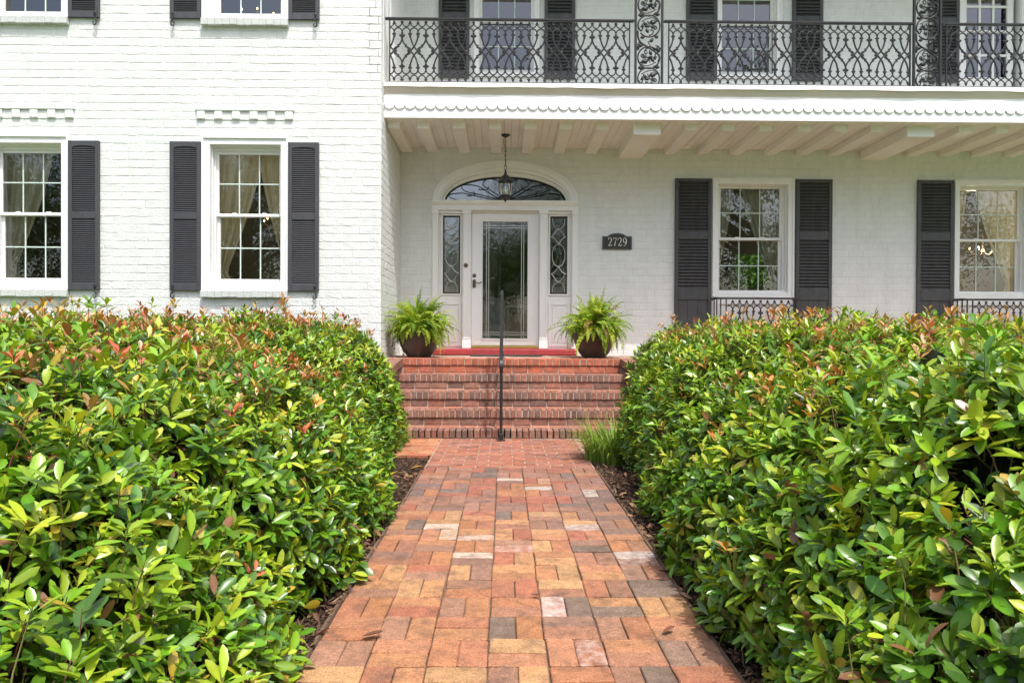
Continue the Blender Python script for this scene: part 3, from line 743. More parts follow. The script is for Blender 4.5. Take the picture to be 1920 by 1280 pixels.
b = MB(); b.box(CX+.01, XR, 9.277, PORY-.005, 4.086, 4.10)
b.build('soffit_backing', M['groove'], bal)
def beam(x0, x1, dep):
    b = MB(); b.bbox(x0, x1, 9.42, PORY-.006, 4.064-dep, 4.0655, .004); b.bbox(x0-.02, x1+.02, 9.40, 9.432, 4.058, 4.0652, .002)
    return b.build('beam', M['soffit'], house, origin=((x0+x1)/2, 9.42, 4.06))
b0 = beam(-1.208, -1.038, .085)
for x0 in (-1.615, -.712, -.222, .268, .758, 1.262, 2.491, 3.002, 3.52, 4.062, 4.572, 5.077, 6.306, 6.821, 7.34, 7.85, 8.37, 8.9):
    copy_tree(b0, house, (x0+1.208, 0, 0))
bb = beam(1.775, 2.151, .150)
for x0 in (5.583, 9.4): copy_tree(bb, house, (x0-1.775, 0, 0))
# upper porch roof carried on the iron columns
b = MB(); b.box(CX+.01, XR, 9.20, UPY-.01, 7.50, 7.75); b.build('balcony_ceiling', M['soffit'], house)

# ------------------------------------------------------------------ cast iron railing pattern
PER, RH = .3226, .827
def scroll_panel(b, x0, nper, y, z0, phase, full=True, vcut=None, x1=None):
    """cast iron panel: strands that cross at the period borders, arcades above and below, leaf knots"""
    x1 = x1 if x1 is not None else x0+nper*PER
    def P(u, v): return (u, y, z0+v)
    def strand(pts, r=.0115):
        pts = [p for p in pts]
        seg = []
        for p in pts:
            ok = x0-.004 <= p[0] <= x1+.004 and (vcut is None or p[1] >= vcut)
            if ok: seg.append(P(*p))
            else:
                if len(seg) > 1: b.tube(seg, r, 5, cap=False)
                seg = []
        if len(seg) > 1: b.tube(seg, r, 5, cap=False)
    def bl(u, v, rx, rz):
        if x0-.002 <= u <= x1+.002 and (vcut is None or v >= vcut): b.blob(P(u, v), rx*1.3, .013, rz*1.3, 6)
    ks = range(int(math.floor(-phase))-1, int(nper-phase)+2)
    for k in ks:
        c = x0+(k+phase)*PER+PER/2
        for m in (1, -1):
            if m < 0 and not full: continue
            V = lambda v: v if m > 0 else RH-v
            for s in (-1, 1):
                S = [(.1085, .70), (.109, .655), (.112, .600), (.130, .533), (.162, .470), (.215, .410), (.262, .356), (.300, .306), (.320, .255), (.3226, .20), (.3226, .165)]
                strand([(c+s*p[0], V(p[1])) for p in spline(S, 3)])
            for q in (-1, 0, 1):
                u0 = c+q*PER/3-PER/6
                # festoon hanging from the rail, arch below it
                strand([(u0-PER/6+PER/3*t, V(.792-.052*math.sin(math.pi*t)**.75)) for t in np.linspace(0, 1, 9)], .0080)
                strand([(u0-PER/6+PER/3*t, V(.672+.054*math.sin(math.pi*t)**.55)) for t in np.linspace(0, 1, 9)], .0092)
                uc = c+q*PER/3
                big = q == 0
                bl(uc, V(.803), .019 if big else .013, .013); bl(uc, V(.783), .012 if big else .020, .010)
                bl(uc, V(.652), .014, .015)
                if big: bl(uc-.022, V(.622), .016, .014); bl(uc+.022, V(.622), .016, .014); bl(uc, V(.606), .016, .022)
                else: bl(uc-.015, V(.640), .012, .009); bl(uc+.015, V(.640), .012, .009); bl(uc, V(.612), .013, .018)
                strand([(uc, V(.672)), (uc, V(.60))], .008)
        for s in (-1, 1):
            if full or True:
                bl(c+s*.096, RH/2, .024, .017)
                for m in (1, -1):
                    for (u, dv, r) in ((.085, .045, .011), (.068, .052, .011), (.055, .078, .012), (.047, .058, .010), (.105, .032, .010)): bl(c+s*u, RH/2+m*dv, r, r*.9)
def railing(x0, x1, z0, y, phase, nm='balcony_railing', px0=None, px1=None):
    b = MB(); b.bbox(x0, x1, y-.024, y+.024, z0+RH+.003, z0+RH+.033, .006); r = b.build(nm, M['castiron'], house, origin=((x0+x1)/2, y, z0))
    b = MB(); b.bbox(x0, x1, y-.014, y+.014, z0-.022, z0, .003)
    k = x0+.4
    while k < x1: b.box(k-.008, k+.008, y-.008, y+.008, z0-.06, z0-.022); k += 1.1
    b.build('bottom_rail', M['castiron'], r)
    a, c = px0 or x0, px1 or x1
    for x in (a, c):
        b = MB(); b.box(x-.008, x+.008, y-.01, y+.01, z0, z0+RH+.003); b.build('end_bar', M['castiron'], r)
    b = MB(); scroll_panel(b, a, int((c-a)/PER)+1, y, z0, phase, x1=c); b.build('scrollwork', M['castiron'], r, smooth=True)
    return r
RY, RZ = 9.30, 4.57
railing(CX+.002, 1.752, RZ, RY, .02, px0=-1.566, px1=1.690)
railing(2.157, 5.570, RZ, RY, .02, px0=2.225, px1=5.535)
railing(5.967, 9.38, RZ, RY, .02, px0=6.035, px1=9.34)

def leaf_blob(b, p, ang, L, y):
    """small cast leaf: a flattened lozenge along ang"""
    L = L*1.3
    ca, sa = math.cos(ang), math.sin(ang); q = []
    for t, w_ in ((0, .0), (.35, .32), (.7, .22), (1, 0)):
        q.append((t, w_))
    vs = []
    for t, w_ in q:
        for s in (-1, 1): vs.append((p[0]+L*(t*ca-s*w_*sa), y-.006+abs(t-.5)*.008, p[1]+L*(t*sa+s*w_*ca)))
    fs = [(2*i, 2*i+1, 2*i+3, 2*i+2) for i in range(3)]
    n = len(vs); vs += [(a, y+.006, c) for a, _, c in vs]
    fs += [(n+2*i, n+2*i+2, n+2*i+3, n+2*i+1) for i in range(3)]+[(2*i, 2*i+2, n+2*i+2, n+2*i) for i in range(3)]+[(2*i+1, n+2*i+1, n+2*i+3, 2*i+3) for i in range(3)]
    b.add(vs, fs)
def column(x0, x1, z0, z1, y):
    cx = (x0+x1)/2; hw = (x1-x0)/2-.030
    b = MB(); b.box(x0-.012, x1+.012, y-.02, y+.02, z0, z0+.022); col = b.build('iron_column', M['castiron'], house, origin=(cx, y, z0))
    for x in (x0, x1-.030):
        b = MB(); b.bbox(x, x+.030, y-.017, y+.017, z0-.03, z1, .003); b.build('upright', M['castiron'], col)
    b = MB(); P2 = .714; z = z0-.06; k = 0
    T = lambda pts, r=.0075, n=5: b.tube([(p[0], y, p[1]) for p in spline(pts, n)], r*1.35, 5)
    while z < z1+.3:
        # two whorls and the diagonal stem between them, repeated up the column
        for (zz, m) in ((z+.15, 1), (z+.435, -1)):
            R0 = .149
            C = [(cx+m*R0*math.cos(a), zz+m*R0*math.sin(a)) for a in np.linspace(R_(200), R_(-140), 16)]
            C = [p for p in C if p[1] < z1 and p[1] > z0]
            if len(C) > 3: T(C, .008, 2)
            def Q(u, v): return (cx+m*u, zz+m*v)
            if zz > z1-.15: continue
            T([Q(-.10, .06), Q(-.02, .10), Q(.06, .11), Q(.12, .06)], .005, 4)
            T([Q(-.14, -.02), Q(-.11, -.07), Q(-.085, -.03), Q(-.09, .03)], .0075, 4)
            T([Q(-.06, -.01), Q(.02, -.005), Q(.075, .005), Q(.105, -.02), Q(.09, -.045), Q(.065, -.035)], .0065, 4)
            T([Q(.0, -.13), Q(.045, -.11), Q(.06, -.07), Q(.035, -.05), Q(.02, -.07)], .0062, 4)
            T([Q(-.02, .07), Q(.0, .035), Q(.04, .03)], .005, 4)
            for (u, v, a, L) in ((-.05, -.02, .6, .07), (-.03, .0, 2.2, .06), (.0, .04, .2, .09), (-.04, -.03, -1.1, .06), (.02, .0, -.4, .06), (-.06, .01, 3.6, .05)):
                leaf_blob(b, Q(u, v), a+(0 if m > 0 else math.pi), L, y)
            b.blob((Q(-.03, -.005)[0], y-.006, Q(-.03, -.005)[1]), .018, .012, .018)
        if z+.50 < z1-.3:
            T([(cx+.13, z+.60-.22+.0), (cx+.145, z+.45), (cx+.10, z+.53-.03), (cx-.0, z+.57), (cx-.10, z+.63), (cx-.145, z+.70), (cx-.15, z+.80)], .009, 5)
            T([(cx-.10, z+.62), (cx-.14, z+.64), (cx-.15, z+.56+.02)], .006, 4)
            T([(cx+.10, z+.50), (cx+.15, z+.52), (cx+.13, z+.585), (cx+.09, z+.60)], .0055, 4)
            T([(cx+.0, z+.57), (cx+.02, z+.60), (cx-.01, z+.64), (cx+.02, z+.66)], .005, 4)
            T([(cx-.02, z+.575), (cx-.05, z+.54), (cx-.02, z+.52)], .005, 4)
            for (u, v, a, L) in ((-.14, .53, 1.9, .08), (.13, .60, -1.6, .085), (.02, .64, 1.0, .06), (-.15, .585, .4, .07), (.11, .54, 2.8, .05), (-.12, .70, .3, .06), (.13, .70, 2.6, .06), (.15, .30, 2.9, .07), (-.15, .29, .2, .07)):
                if z+v < z1-.1: leaf_blob(b, (cx+u, z+v), a, L, y)
        z += P2
    b.v = [(min(max(p[0], x0+.01), x1-.01), p[1], min(max(p[2], z0+.005), z1)) for p in b.v]
    b.build('scrollwork', M['castiron'], col, smooth=True)
    return col
c0 = column(1.758, 2.150, 4.548, 7.5, RY)
for dx in (3.815, 7.63): copy_tree(c0, house, (dx, 0, 0))

# window guards (balconettes)
def guard(cx):
    z0, zt, yf = .93, 1.725, PORY-.24; H = .62
    xa, xb = cx-.575, cx+.575
    b = MB(); b.tube([tuple(p) for p in [(xa-.06, PORY+.0, zt), (xa-.055, yf+.05, zt), (xa-.04, yf+.012, zt), (xa, yf, zt), (xb, yf, zt), (xb+.04, yf+.012, zt), (xb+.055, yf+.05, zt), (xb+.06, PORY, zt)]], .016, 8)
    g = b.build('window_guard', M['iron'], house, origin=(cx, yf, z0))
    b = MB(); b.bbox(xa, xb, yf-.01, yf+.01, zt-.016-RH-.02, zt-.016-RH, .003); b.tube([(xa-.055, PORY, z0-.03), (xa-.055, yf+.03, z0-.03), (xa, yf, zt-.03-RH)], .01, 6); b.tube([(xb+.055, PORY, z0-.03), (xb+.055, yf+.03, z0-.03), (xb, yf, zt-.03-RH)], .01, 6)
    b.build('bottom_rail', M['iron'], g)
    for (x, y) in ((xa-.055, yf+.15), (xa-.045, yf+.05), (xa+.0, yf), (xa+.085, yf), (xb-.085+.06, yf), (xb+.045, yf+.05), (xb+.055, yf+.15)):
        b = MB(); b.box(x-.0075, x+.0075, y-.0075, y+.0075, zt-.03-RH, zt); b.build('upright', M['iron'], g)
    b = MB(); scroll_panel(b, xa+.10, 4, yf, zt-.016-RH, .10, x1=xb-.04); b.build('scrollwork', M['iron'], g, smooth=True)
    return g
g0_ = guard(PW[0])
for c in PW[1:]: copy_tree(g0_, house, (c-PW[0], 0, 0))

# ------------------------------------------------------------------ brick steps and porch platform
def bcol(kind):
    if kind == 'step':
        base = random.choice([(.32, .155, .11), (.29, .14, .10), (.35, .17, .12), (.27, .145, .11), (.22, .13, .10), (.36, .165, .115), (.25, .15, .12), (.33, .18, .13)])
    elif kind == 'bright': base = random.choice([(.47, .145, .08), (.45, .15, .09), (.42, .14, .085), (.49, .17, .095)])
    elif kind == 'land': base = random.choice([(.36, .14, .09), (.34, .145, .10), (.38, .155, .10), (.30, .135, .10), (.40, .18, .12), (.35, .17, .125)])
    elif kind == 'floor': base = random.choice([(.46, .30, .23), (.44, .27, .20), (.48, .33, .26), (.42, .24, .18)])
    else: base = random.choice([(.47, .20, .10), (.49, .23, .12), (.45, .175, .09), (.43, .15, .085)])
    j = random.uniform(.86, 1.14); t = random.uniform(-.03, .03)
    return (base[0]*j+t*.3, base[1]*j, base[2]*j-t*.1, random.choice([0, 0, 0, .05, .2]))
SX0, SX1 = -1.34, 1.56
STEPS = [(7.50, .092), (7.92, .270), (8.30, .450), (8.70, .638), (9.10, .828)]
steps = thing('brick_steps', (.1, 7.5, 0), 'five red brick steps with pale mortar rising to the porch', 'steps')
def course(b, x0, x1, yf, z0, z1, dep, wd, kind, d=.006, top=True):
    """row of bricks seen from the front with their tops: front faces and tread faces"""
    n = max(1, int(round((x1-x0)/wd))); g = .0045
    for k in range(n):
        a = x0+(x1-x0)*k/n; c = x0+(x1-x0)*(k+1)/n; cl = bcol(kind)
        a += g+random.uniform(-.0015, .0015); c -= g+random.uniform(-.0015, .0015)
        jz = random.uniform(-.003, .003); jy = random.uniform(-.004, .004)
        b.bbox(a, c, yf+jy, yf+dep, z0+.002, z1+jz, .006, cl)
for i, (yf, h) in enumerate(STEPS):
    yb = STEPS[i+1][0]+.05 if i < 4 else PORY
    b = MB(); x0, x1 = (SX0, SX1) if i < 4 else (CX+.01, 12.5)
    kind = 'step' if i < 4 else 'bright'
    if i < 4:
        course(b, x0, x1, yf, h-.094, h, .205, .0705 if i else .068, kind)
        course(b, x0, x1, yf+.207, h-.05, h-.002, yb-yf-.207, .205, 'land')      # second row of tread bricks
    else:
        course(b, SX0, SX1, yf, h-.094, h, .205, .091, kind)
        course(b, SX1, 12.5, yf, h-.094, h, .205, .091, kind)
        y = yf+.207; r = 0
        while y < PORY-.02:
            y2 = min(y+.105, PORY-.001); course(b, x0+(0 if r % 2 else -.1), 9.0, y, h-.05, h-.001, y2-y-.007, .212, 'floor'); y = y2; r += 1
        course(b, SX1, 12.5, yf+.03, .0, .36, .05, .21, kind); course(b, SX1, 12.5, yf+.03, .36, h-.1, .05, .21, kind)
    if i > 0:                                    # recessed stretcher course under the nose
        course(b, SX0, SX1, yf+.016, h-.18 if i < 4 else h-.19, h-.100, .06, .205, 'bright' if i == 4 else 'step')
    st = b.build('step' if i < 4 else 'porch_floor', M['brick'], steps, colors=True, origin=(.1, yf, h))
    m = MB(); m.box(x0+.004, x1-.004, yf+.006 if i < 1 else yf+.024, yb+.05 if i < 4 else PORY-.003, -.03 if i < 1 else (STEPS[i-1][1]-.012), h-.008)
    m.box(SX0+.004, SX1-.004, yf+.006, yf+.2, h-.09, h-.008)
    if i == 4: m.box(CX+.012, SX0, 9.036, PORY-.003, -.03, h-.0085); m.box(SX1, 12.4, yf+.036, PORY-.003, -.03, h-.0085)
    m.build('mortar', M['mortar'], st)
# sloping cheek walls at both ends of the flight
for (xa, xb) in ((CX+.012, SX0), (SX1, SX1+.28)):
    b = MB(); n = 12
    for k in range(n):
        ya = 9.10-(k+1)*.0905; yb = 9.10-k*.0905
        za = .828-.10*((9.10-ya)/1.1)**1.3; zb = .828-.10*((9.10-yb)/1.1)**1.3; cl = bcol('step'); g = .004
        x0_, x1_ = xa, xb+(.006 if xa < 0 else 0)
        if xa > 0: x0_ -= .006
        vs = [(x0_, ya+g, za-.095), (x1_, ya+g, za-.095), (x1_, yb-g, zb-.095), (x0_, yb-g, zb-.095), (x0_, ya+g, za), (x1_, ya+g, za), (x1_, yb-g, zb), (x0_, yb-g, zb)]
        b.add(vs, [(0, 3, 2, 1), (4, 5, 6, 7), (0, 1, 5, 4), (1, 2, 6, 5), (2, 3, 7, 6), (3, 0, 4, 7)], cl)
    r = 0; z = -.02
    for z in np.arange(-.02, .62, .078):
        for y in np.arange(8.03+(r % 2)*.1, 9.08, .212):
            b.bbox(xa+.012, xb-.012, y, min(y+.204, 9.09), z, z+.07, .005, bcol('step'))
        r += 1
    b.build('cheek_wall', M['brick'], steps, colors=True, origin=((xa+xb)/2, 8.6, 0))
    # mortar bed

# ------------------------------------------------------------------ path and landing
def paver(b, xa, xb, ya, yb, col, g=.0012, dz=.0, cc=.005):
    z = dz+random.uniform(-.0025, .0025); tx, ty = random.uniform(-.002, .002), random.uniform(-.002, .002); ch = .004
    xa += g+random.uniform(0, .0015); xb -= g+random.uniform(0, .0015); ya += g+random.uniform(0, .0015); yb -= g+random.uniform(0, .0015)
    cx, cy = (xa+xb)/2, (ya+yb)/2; hx, hy = (xb-xa)/2, (yb-ya)/2; rot = random.gauss(0, .006); cr, sr = math.cos(rot), math.sin(rot)
    vs = []
    for (ins, zz) in ((0, -.03), (0, -.004), (ch, 0)):
        X, Y_ = hx-ins, hy-ins
        for (px, py) in ((-X+cc, -Y_), (X-cc, -Y_), (X, -Y_+cc), (X, Y_-cc), (X-cc, Y_), (-X+cc, Y_), (-X, Y_-cc), (-X, -Y_+cc)):
            px += random.gauss(0, .0008); py += random.gauss(0, .0008)
            vs.append((cx+px*cr-py*sr, cy+px*sr+py*cr, z+zz+(px/hx*tx+py/hy*ty if zz > -.02 else 0)))
    fs = [tuple(range(16, 24))]+[(8*l+i, 8*l+(i+1) % 8, 8*l+8+(i+1) % 8, 8*l+8+i) for l in (0, 1) for i in range(8)]
    b.add(vs, fs, col)
PAL = [(.44, .205, .115), (.46, .23, .125), (.42, .18, .105), (.47, .25, .135), (.39, .165, .105), (.37, .175, .12), (.34, .175, .125), (.45, .21, .12), (.43, .19, .10), (.40, .15, .10), (.30, .165, .13), (.49, .275, .15), (.37, .195, .14), (.43, .195, .12)]
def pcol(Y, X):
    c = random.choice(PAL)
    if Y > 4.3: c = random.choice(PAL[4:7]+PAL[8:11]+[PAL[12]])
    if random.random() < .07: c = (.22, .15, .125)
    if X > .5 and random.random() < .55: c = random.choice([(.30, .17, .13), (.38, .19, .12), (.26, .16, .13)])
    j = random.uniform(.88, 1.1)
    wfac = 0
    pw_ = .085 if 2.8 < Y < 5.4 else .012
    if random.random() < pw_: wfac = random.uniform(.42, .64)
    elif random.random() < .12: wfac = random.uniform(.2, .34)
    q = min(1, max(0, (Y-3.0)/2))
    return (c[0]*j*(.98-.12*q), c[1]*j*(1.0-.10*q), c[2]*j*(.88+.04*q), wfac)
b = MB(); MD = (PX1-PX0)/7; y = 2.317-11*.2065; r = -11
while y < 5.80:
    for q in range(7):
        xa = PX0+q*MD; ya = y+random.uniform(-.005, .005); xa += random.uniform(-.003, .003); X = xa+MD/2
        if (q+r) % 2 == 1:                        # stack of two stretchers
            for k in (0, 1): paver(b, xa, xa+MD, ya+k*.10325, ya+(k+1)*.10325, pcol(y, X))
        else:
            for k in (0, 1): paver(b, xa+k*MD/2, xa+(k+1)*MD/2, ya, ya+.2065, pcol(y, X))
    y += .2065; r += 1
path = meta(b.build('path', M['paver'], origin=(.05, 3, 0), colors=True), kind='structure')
quadsheet('path_bed', PX0-.004, PX1+.004, -.2, 5.83, -.012, M['joint'])
YL = y
b = MB(); rr = 0; yy = YL+.002
while yy < 7.48:
    y2 = min(yy+.1035, 7.492); off = (rr % 2)*.108
    x = PX0-.2+off-.04
    for xa in np.arange(PX0+(-.108 if rr % 2 else 0), PX1, .2165):
        a, c = max(xa, PX0), min(xa+.2165, PX1)
        if c-a > .03: paver(b, a, c, yy, y2, bcol('land'), g=.005, cc=.001)
    if yy > 6.35:
        for s, (e0_, e1_) in ((-1, (-1.35, PX0-.003)), (1, (PX1+.003, 1.6))):
            for xa in np.arange(e0_, e1_, .214):
                a, c = max(xa+(.1 if rr % 2 else 0), e0_), min(xa+.214+(.1 if rr % 2 else 0), e1_)
                if c-a > .03: paver(b, a, c, yy, y2, bcol('border'), g=.003)
    yy = y2; rr += 1
meta(b.build('landing', M['brick'], origin=(.05, 6.7, 0), colors=True), kind='structure')
quadsheet('landing_bed', -1.34, 1.59, 6.46, 7.52, -.0055, M['sandjoint']); quadsheet('landing_strip_bed', PX0-.004, PX1+.004, 5.832, 6.458, -.0057, M['sandjoint'])
for s, x in ((-1, PX0-.012), (1, PX1+.012)):
    b = MB(); b.tube([(x+.006*math.sin(t*1.7), t, -.012) for t in np.arange(-.1, 5.85, .15)], .011, 5)
    meta(b.build('edging_strip', M['joint'], origin=(x, 3, 0)), 'thin dark edging strip along the %s side of the brick path' % ('left' if s < 0 else 'right'), 'edging')

# mulch chips and dry leaves
def chips():
    n = 9000; V = np.zeros((n, 8, 3)); C = np.zeros((n, 8, 4))
    side = rng.random(n) < .5; t = rng.random(n)**1.6
    x = np.where(side, PX0-.02-t*.55, PX1+.02+t*.7); y = rng.uniform(.6, 7.4, n)
    flare = (y > 6.3); x = np.where(flare & side, np.minimum(x, -1.38-t*.2), x); x = np.where(flare & ~side, np.maximum(x, 1.63+t*.2), x)
    L = rng.uniform(.012, .05, n); W = rng.uniform(.003, .010, n); T = rng.uniform(.002, .006, n); a = rng.uniform(0, math.pi, n); tl = rng.normal(0, .35, n)
    z = -.028+rng.random(n)*.03+np.abs(tl)*L*.5
    for i, (sx, sy, sz) in enumerate([(-1,-1,-1),(1,-1,-1),(1,1,-1),(-1,1,-1),(-1,-1,1),(1,-1,1),(1,1,1),(-1,1,1)]):
        lx, ly = sx*L/2, sy*W/2*(1 if sx < 0 else .5)
        V[:, i, 0] = x+lx*np.cos(a)-ly*np.sin(a); V[:, i, 1] = y+lx*np.sin(a)+ly*np.cos(a); V[:, i, 2] = z+sz*T/2+lx*np.sin(tl)
    b_ = rng.random((n, 1)); base = np.where(b_ < .55, np.array([[.075, .045, .03]]), np.where(b_ < .85, np.array([[.15, .09, .06]]), np.array([[.28, .19, .12]])))
    C[:, :, :3] = (base*rng.uniform(.6, 1.3, (n, 1)))[:, None, :]; C[:, :, 3] = 1
    F = np.array([(0,3,2,1),(4,5,6,7),(0,1,5,4),(1,2,6,5),(2,3,7,6),(3,0,4,7)])
    F = (F[None]+np.arange(n)[:, None, None]*8).reshape(-1, 4)
    meta(npmesh('mulch', V.reshape(-1, 3), F, C.reshape(-1, 4), M['chip'], smooth=False), kind='stuff')
chips()

# ------------------------------------------------------------------ leaves
def leaves(P, A, Nn, L, W, C, curl, fold, lod=5, shape=None):
    """P base, A direction, Nn upper-side normal; returns V,F,C of curved, folded leaf blades"""
    A = A/np.linalg.norm(A, axis=1, keepdims=True); B = np.cross(A, Nn); B /= np.linalg.norm(B, axis=1, keepdims=True)+1e-9; Nn = np.cross(B, A)
    if lod == 5: T = [0, .24, .55, .84, 1]; Wp = [.10, .66, 1.0, .76, .10]
    else: T = [0, .45, 1]; Wp = [.12, 1.0, .04]
    k = len(T); n = len(P); V = np.zeros((n, k, 3, 3))
    for i, (t, wp) in enumerate(zip(T, Wp)):
        ctr = P+A*(L*t*(1-.12*curl*t))[:, None]-Nn*(L*curl*(t**2)*.55)[:, None]
        off = B*(W*wp*.5)[:, None]; up = Nn*(W*wp*.5*fold)[:, None]
        V[:, i, 0] = ctr-off+up; V[:, i, 1] = ctr; V[:, i, 2] = ctr+off+up
    F = []
    for i in range(k-1):
        for j in (0, 1): F.append((3*i+j, 3*i+j+1, 3*i+4+j, 3*i+3+j))
    F = np.array(F)[None]+(np.arange(n)*k*3)[:, None, None]
    CC = np.repeat(C[:, None, :], k*3, 1).reshape(n, k, 3, 4).copy()
    CC[:, :, 1, :3] = CC[:, :, 1, :3]*1.12+np.array([.012, .014, .0])
    return V.reshape(-1, 3), F.reshape(-1, 4), CC.reshape(-1, 4)
def cat(parts):
    o = 0; V = []; F = []; C = []
    for v, f, c in parts:
        V.append(v); F.append(f+o); C.append(c); o += len(v)
    return np.concatenate(V), np.concatenate(F), np.concatenate(C)
def rnd_unit(n):
    v = rng.normal(size=(n, 3)); return v/np.linalg.norm(v, axis=1, keepdims=True)

def hedge(side, xf, H, D, y0, y1, depth, label):
    """clipped broad-leaf hedge: rounded section, shoots in whorls over its surface"""
    root = thing('hedge', (side*(1.0+depth/2), (y0+y1)/2, 0), label, 'hedge')
    nu, nv1, nv2 = 170, 44, 26
    ys = np.linspace(y0, y1, nu)
    ph = np.linspace(0.04, math.pi/2, nv1)
    def nz(y, d, z): return .045*np.sin(2.1*y+3*z+side)+.035*np.sin(4.3*y-2.2*d+1.3)+.03*np.sin(7.1*y+5.5*z+2*side)+.03*np.sin(5.7*d+1.9*y)
    G = np.zeros((nu, nv1+nv2, 3)); DD = np.zeros((nu, nv1+nv2))
    for i, y in enumerate(ys):
        Dy = D(y); Hy = H(y); far = max(0, (y-(y1-.45))/.45); near = max(0, (y0+.35-y)/.35); e = math.sqrt(max(0, 1-far**2.4))*math.sqrt(max(0, 1-near**2.4))
        d = np.concatenate([Dy*(1-np.cos(ph)**(2/2.4)), np.linspace(Dy, depth, nv2+1)[1:]])
        z = np.concatenate([Hy*np.sin(ph), np.full(nv2, Hy)])
        z = z+np.where(d > .3, nz(y, d, z)*1.0, 0)*np.minimum(1, d)
        dd = d-nz(y, d, z)*np.where(d < .9, 1.2, 0)
        fall = np.clip((d-(depth-.5))/.5, 0, 1)
        z = z*np.sqrt(np.clip(1-fall**2.2, 0, 1))
        xx = xf(y)+dd+(1-e)*.25*0
        G[i, :, 0] = side*xx; G[i, :, 1] = y; G[i, :, 2] = z*max(e, .02); DD[i] = d
    gu = np.gradient(G, axis=0); gv = np.gradient(G, axis=1); Nm = np.cross(gu, gv)*(1 if side < 0 else -1)
    ar = np.linalg.norm(Nm, axis=2); Nm /= ar[..., None]+1e-9
    if Nm[nu//2, 5, 0]*side > 0: Nm = -Nm
    # --- sample shoots
    dens = np.where(DD < 1.5, 1.0, .62)
    wgt = (ar*dens).ravel(); total = wgt.sum()
    n = int(total*440)
    idx = rng.choice(len(wgt), n, p=wgt/total)
    jit = rng.uniform(-.5, .5, (n, 2))
    P = G.reshape(-1, 3)[idx]+gu.reshape(-1, 3)[idx]*jit[:, :1]+gv.reshape(-1, 3)[idx]*jit[:, 1:]
    N0 = Nm.reshape(-1, 3)[idx]
    up = np.array([0, 0, 1.])
    top = np.clip(N0[:, 2], 0, 1)
    layer = rng.random(n)
    inset = np.where(layer < .55, rng.uniform(-.02, .03, n), np.where(layer < .8, rng.uniform(.03, .10, n), rng.uniform(.1, .18, n)))
    A0 = N0+up*rng.uniform(.1, .9, n)[:, None]+rng.normal(0, .38, (n, 3)); A0 /= np.linalg.norm(A0, axis=1, keepdims=True)
    tall = (rng.random(n) < .17*top**2) & (layer < .55)
    sprout = np.where(tall, rng.uniform(.03, .15, n), 0); A0[tall] = A0[tall]*.35+up; A0 /= np.linalg.norm(A0, axis=1, keepdims=True)
    P = P-N0*inset[:, None]+A0*sprout[:, None]
    P[:, 2] = np.maximum(P[:, 2], .02)
    # colour classes
    cls = rng.random(n); patch = .5+.5*np.sin(1.7*P[:, 1]+2.3*P[:, 0])*np.sin(2.9*P[:, 1]-1.1*P[:, 2]*3)
    farw = np.clip((P[:, 1]-1.5)/2.4, .06, 1); redp = np.where(top > .82, (.22+.42*patch)*(1 if side < 0 else .62)*farw, 0.007)*np.where(layer < .55, 1, .15)
    red = (cls < redp) | (tall & (rng.random(n) < (.75 if side < 0 else .55)*farw))
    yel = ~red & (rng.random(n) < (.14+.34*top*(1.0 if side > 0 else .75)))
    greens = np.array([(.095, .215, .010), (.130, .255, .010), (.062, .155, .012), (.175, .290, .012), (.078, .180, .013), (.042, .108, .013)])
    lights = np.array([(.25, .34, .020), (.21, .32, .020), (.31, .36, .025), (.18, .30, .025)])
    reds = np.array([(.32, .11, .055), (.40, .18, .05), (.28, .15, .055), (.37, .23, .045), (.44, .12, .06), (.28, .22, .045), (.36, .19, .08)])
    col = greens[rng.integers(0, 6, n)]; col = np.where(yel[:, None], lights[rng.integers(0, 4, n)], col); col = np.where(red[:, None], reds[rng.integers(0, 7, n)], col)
    nl = np.where(red, rng.integers(4, 8, n), rng.integers(6, 10, n))
    rep = np.repeat(np.arange(n), nl); m = len(rep)
    k = np.concatenate([np.arange(q) for q in nl])
    A = A0[rep]; e1 = np.cross(A, rnd_unit(n)[rep]); e1 /= np.linalg.norm(e1, axis=1, keepdims=True)+1e-9; e2 = np.cross(A, e1)
    th = k*2.39996+rng.normal(0, .3, m); frac = k/np.maximum(1, nl[rep]-1)
    spread = np.where(red[rep], rng.uniform(.45, .95, m), np.radians(38+44*(1-frac)+rng.normal(0, 12, m)))
    rad = e1*np.cos(th)[:, None]+e2*np.sin(th)[:, None]
    Ad = A*np.cos(spread)[:, None]+rad*np.sin(spread)[:, None]
    Nu = A*np.sin(spread)[:, None]-rad*np.cos(spread)[:, None]
    Nu += rnd_unit(m)*.28+up*.35
    base = P[rep]-A*((1-frac)*rng.uniform(.02, .07, m))[:, None]+rad*.006
    size = (rng.uniform(.62, .98, n)+.18*(rng.random(n) < .15))[rep]
    L = size*np.where(red[rep], rng.uniform(.050, .085, m), rng.uniform(.062, .104, m))*(.80+.25*(1-frac)); W = L*rng.uniform(.31, .43, m)
    C = np.ones((m, 4)); C[:, :3] = col[rep]*rng.uniform(.82, 1.52, (m, 1))*np.stack([rng.uniform(.85, 1.2, m), np.ones(m), np.ones(m)], 1)
    old = rng.random(m) < .016; C[old, :3] = np.array([.40, .29, .03]); dead = rng.random(m) < .010; C[dead, :3] = np.array([.22, .10, .05])
    curl = rng.uniform(-.05, .55, m); fold = rng.uniform(.12, .5, m)
    dist = np.linalg.norm(base-np.array([0, 0, 1.12]), axis=1); nearm = dist < 4.2
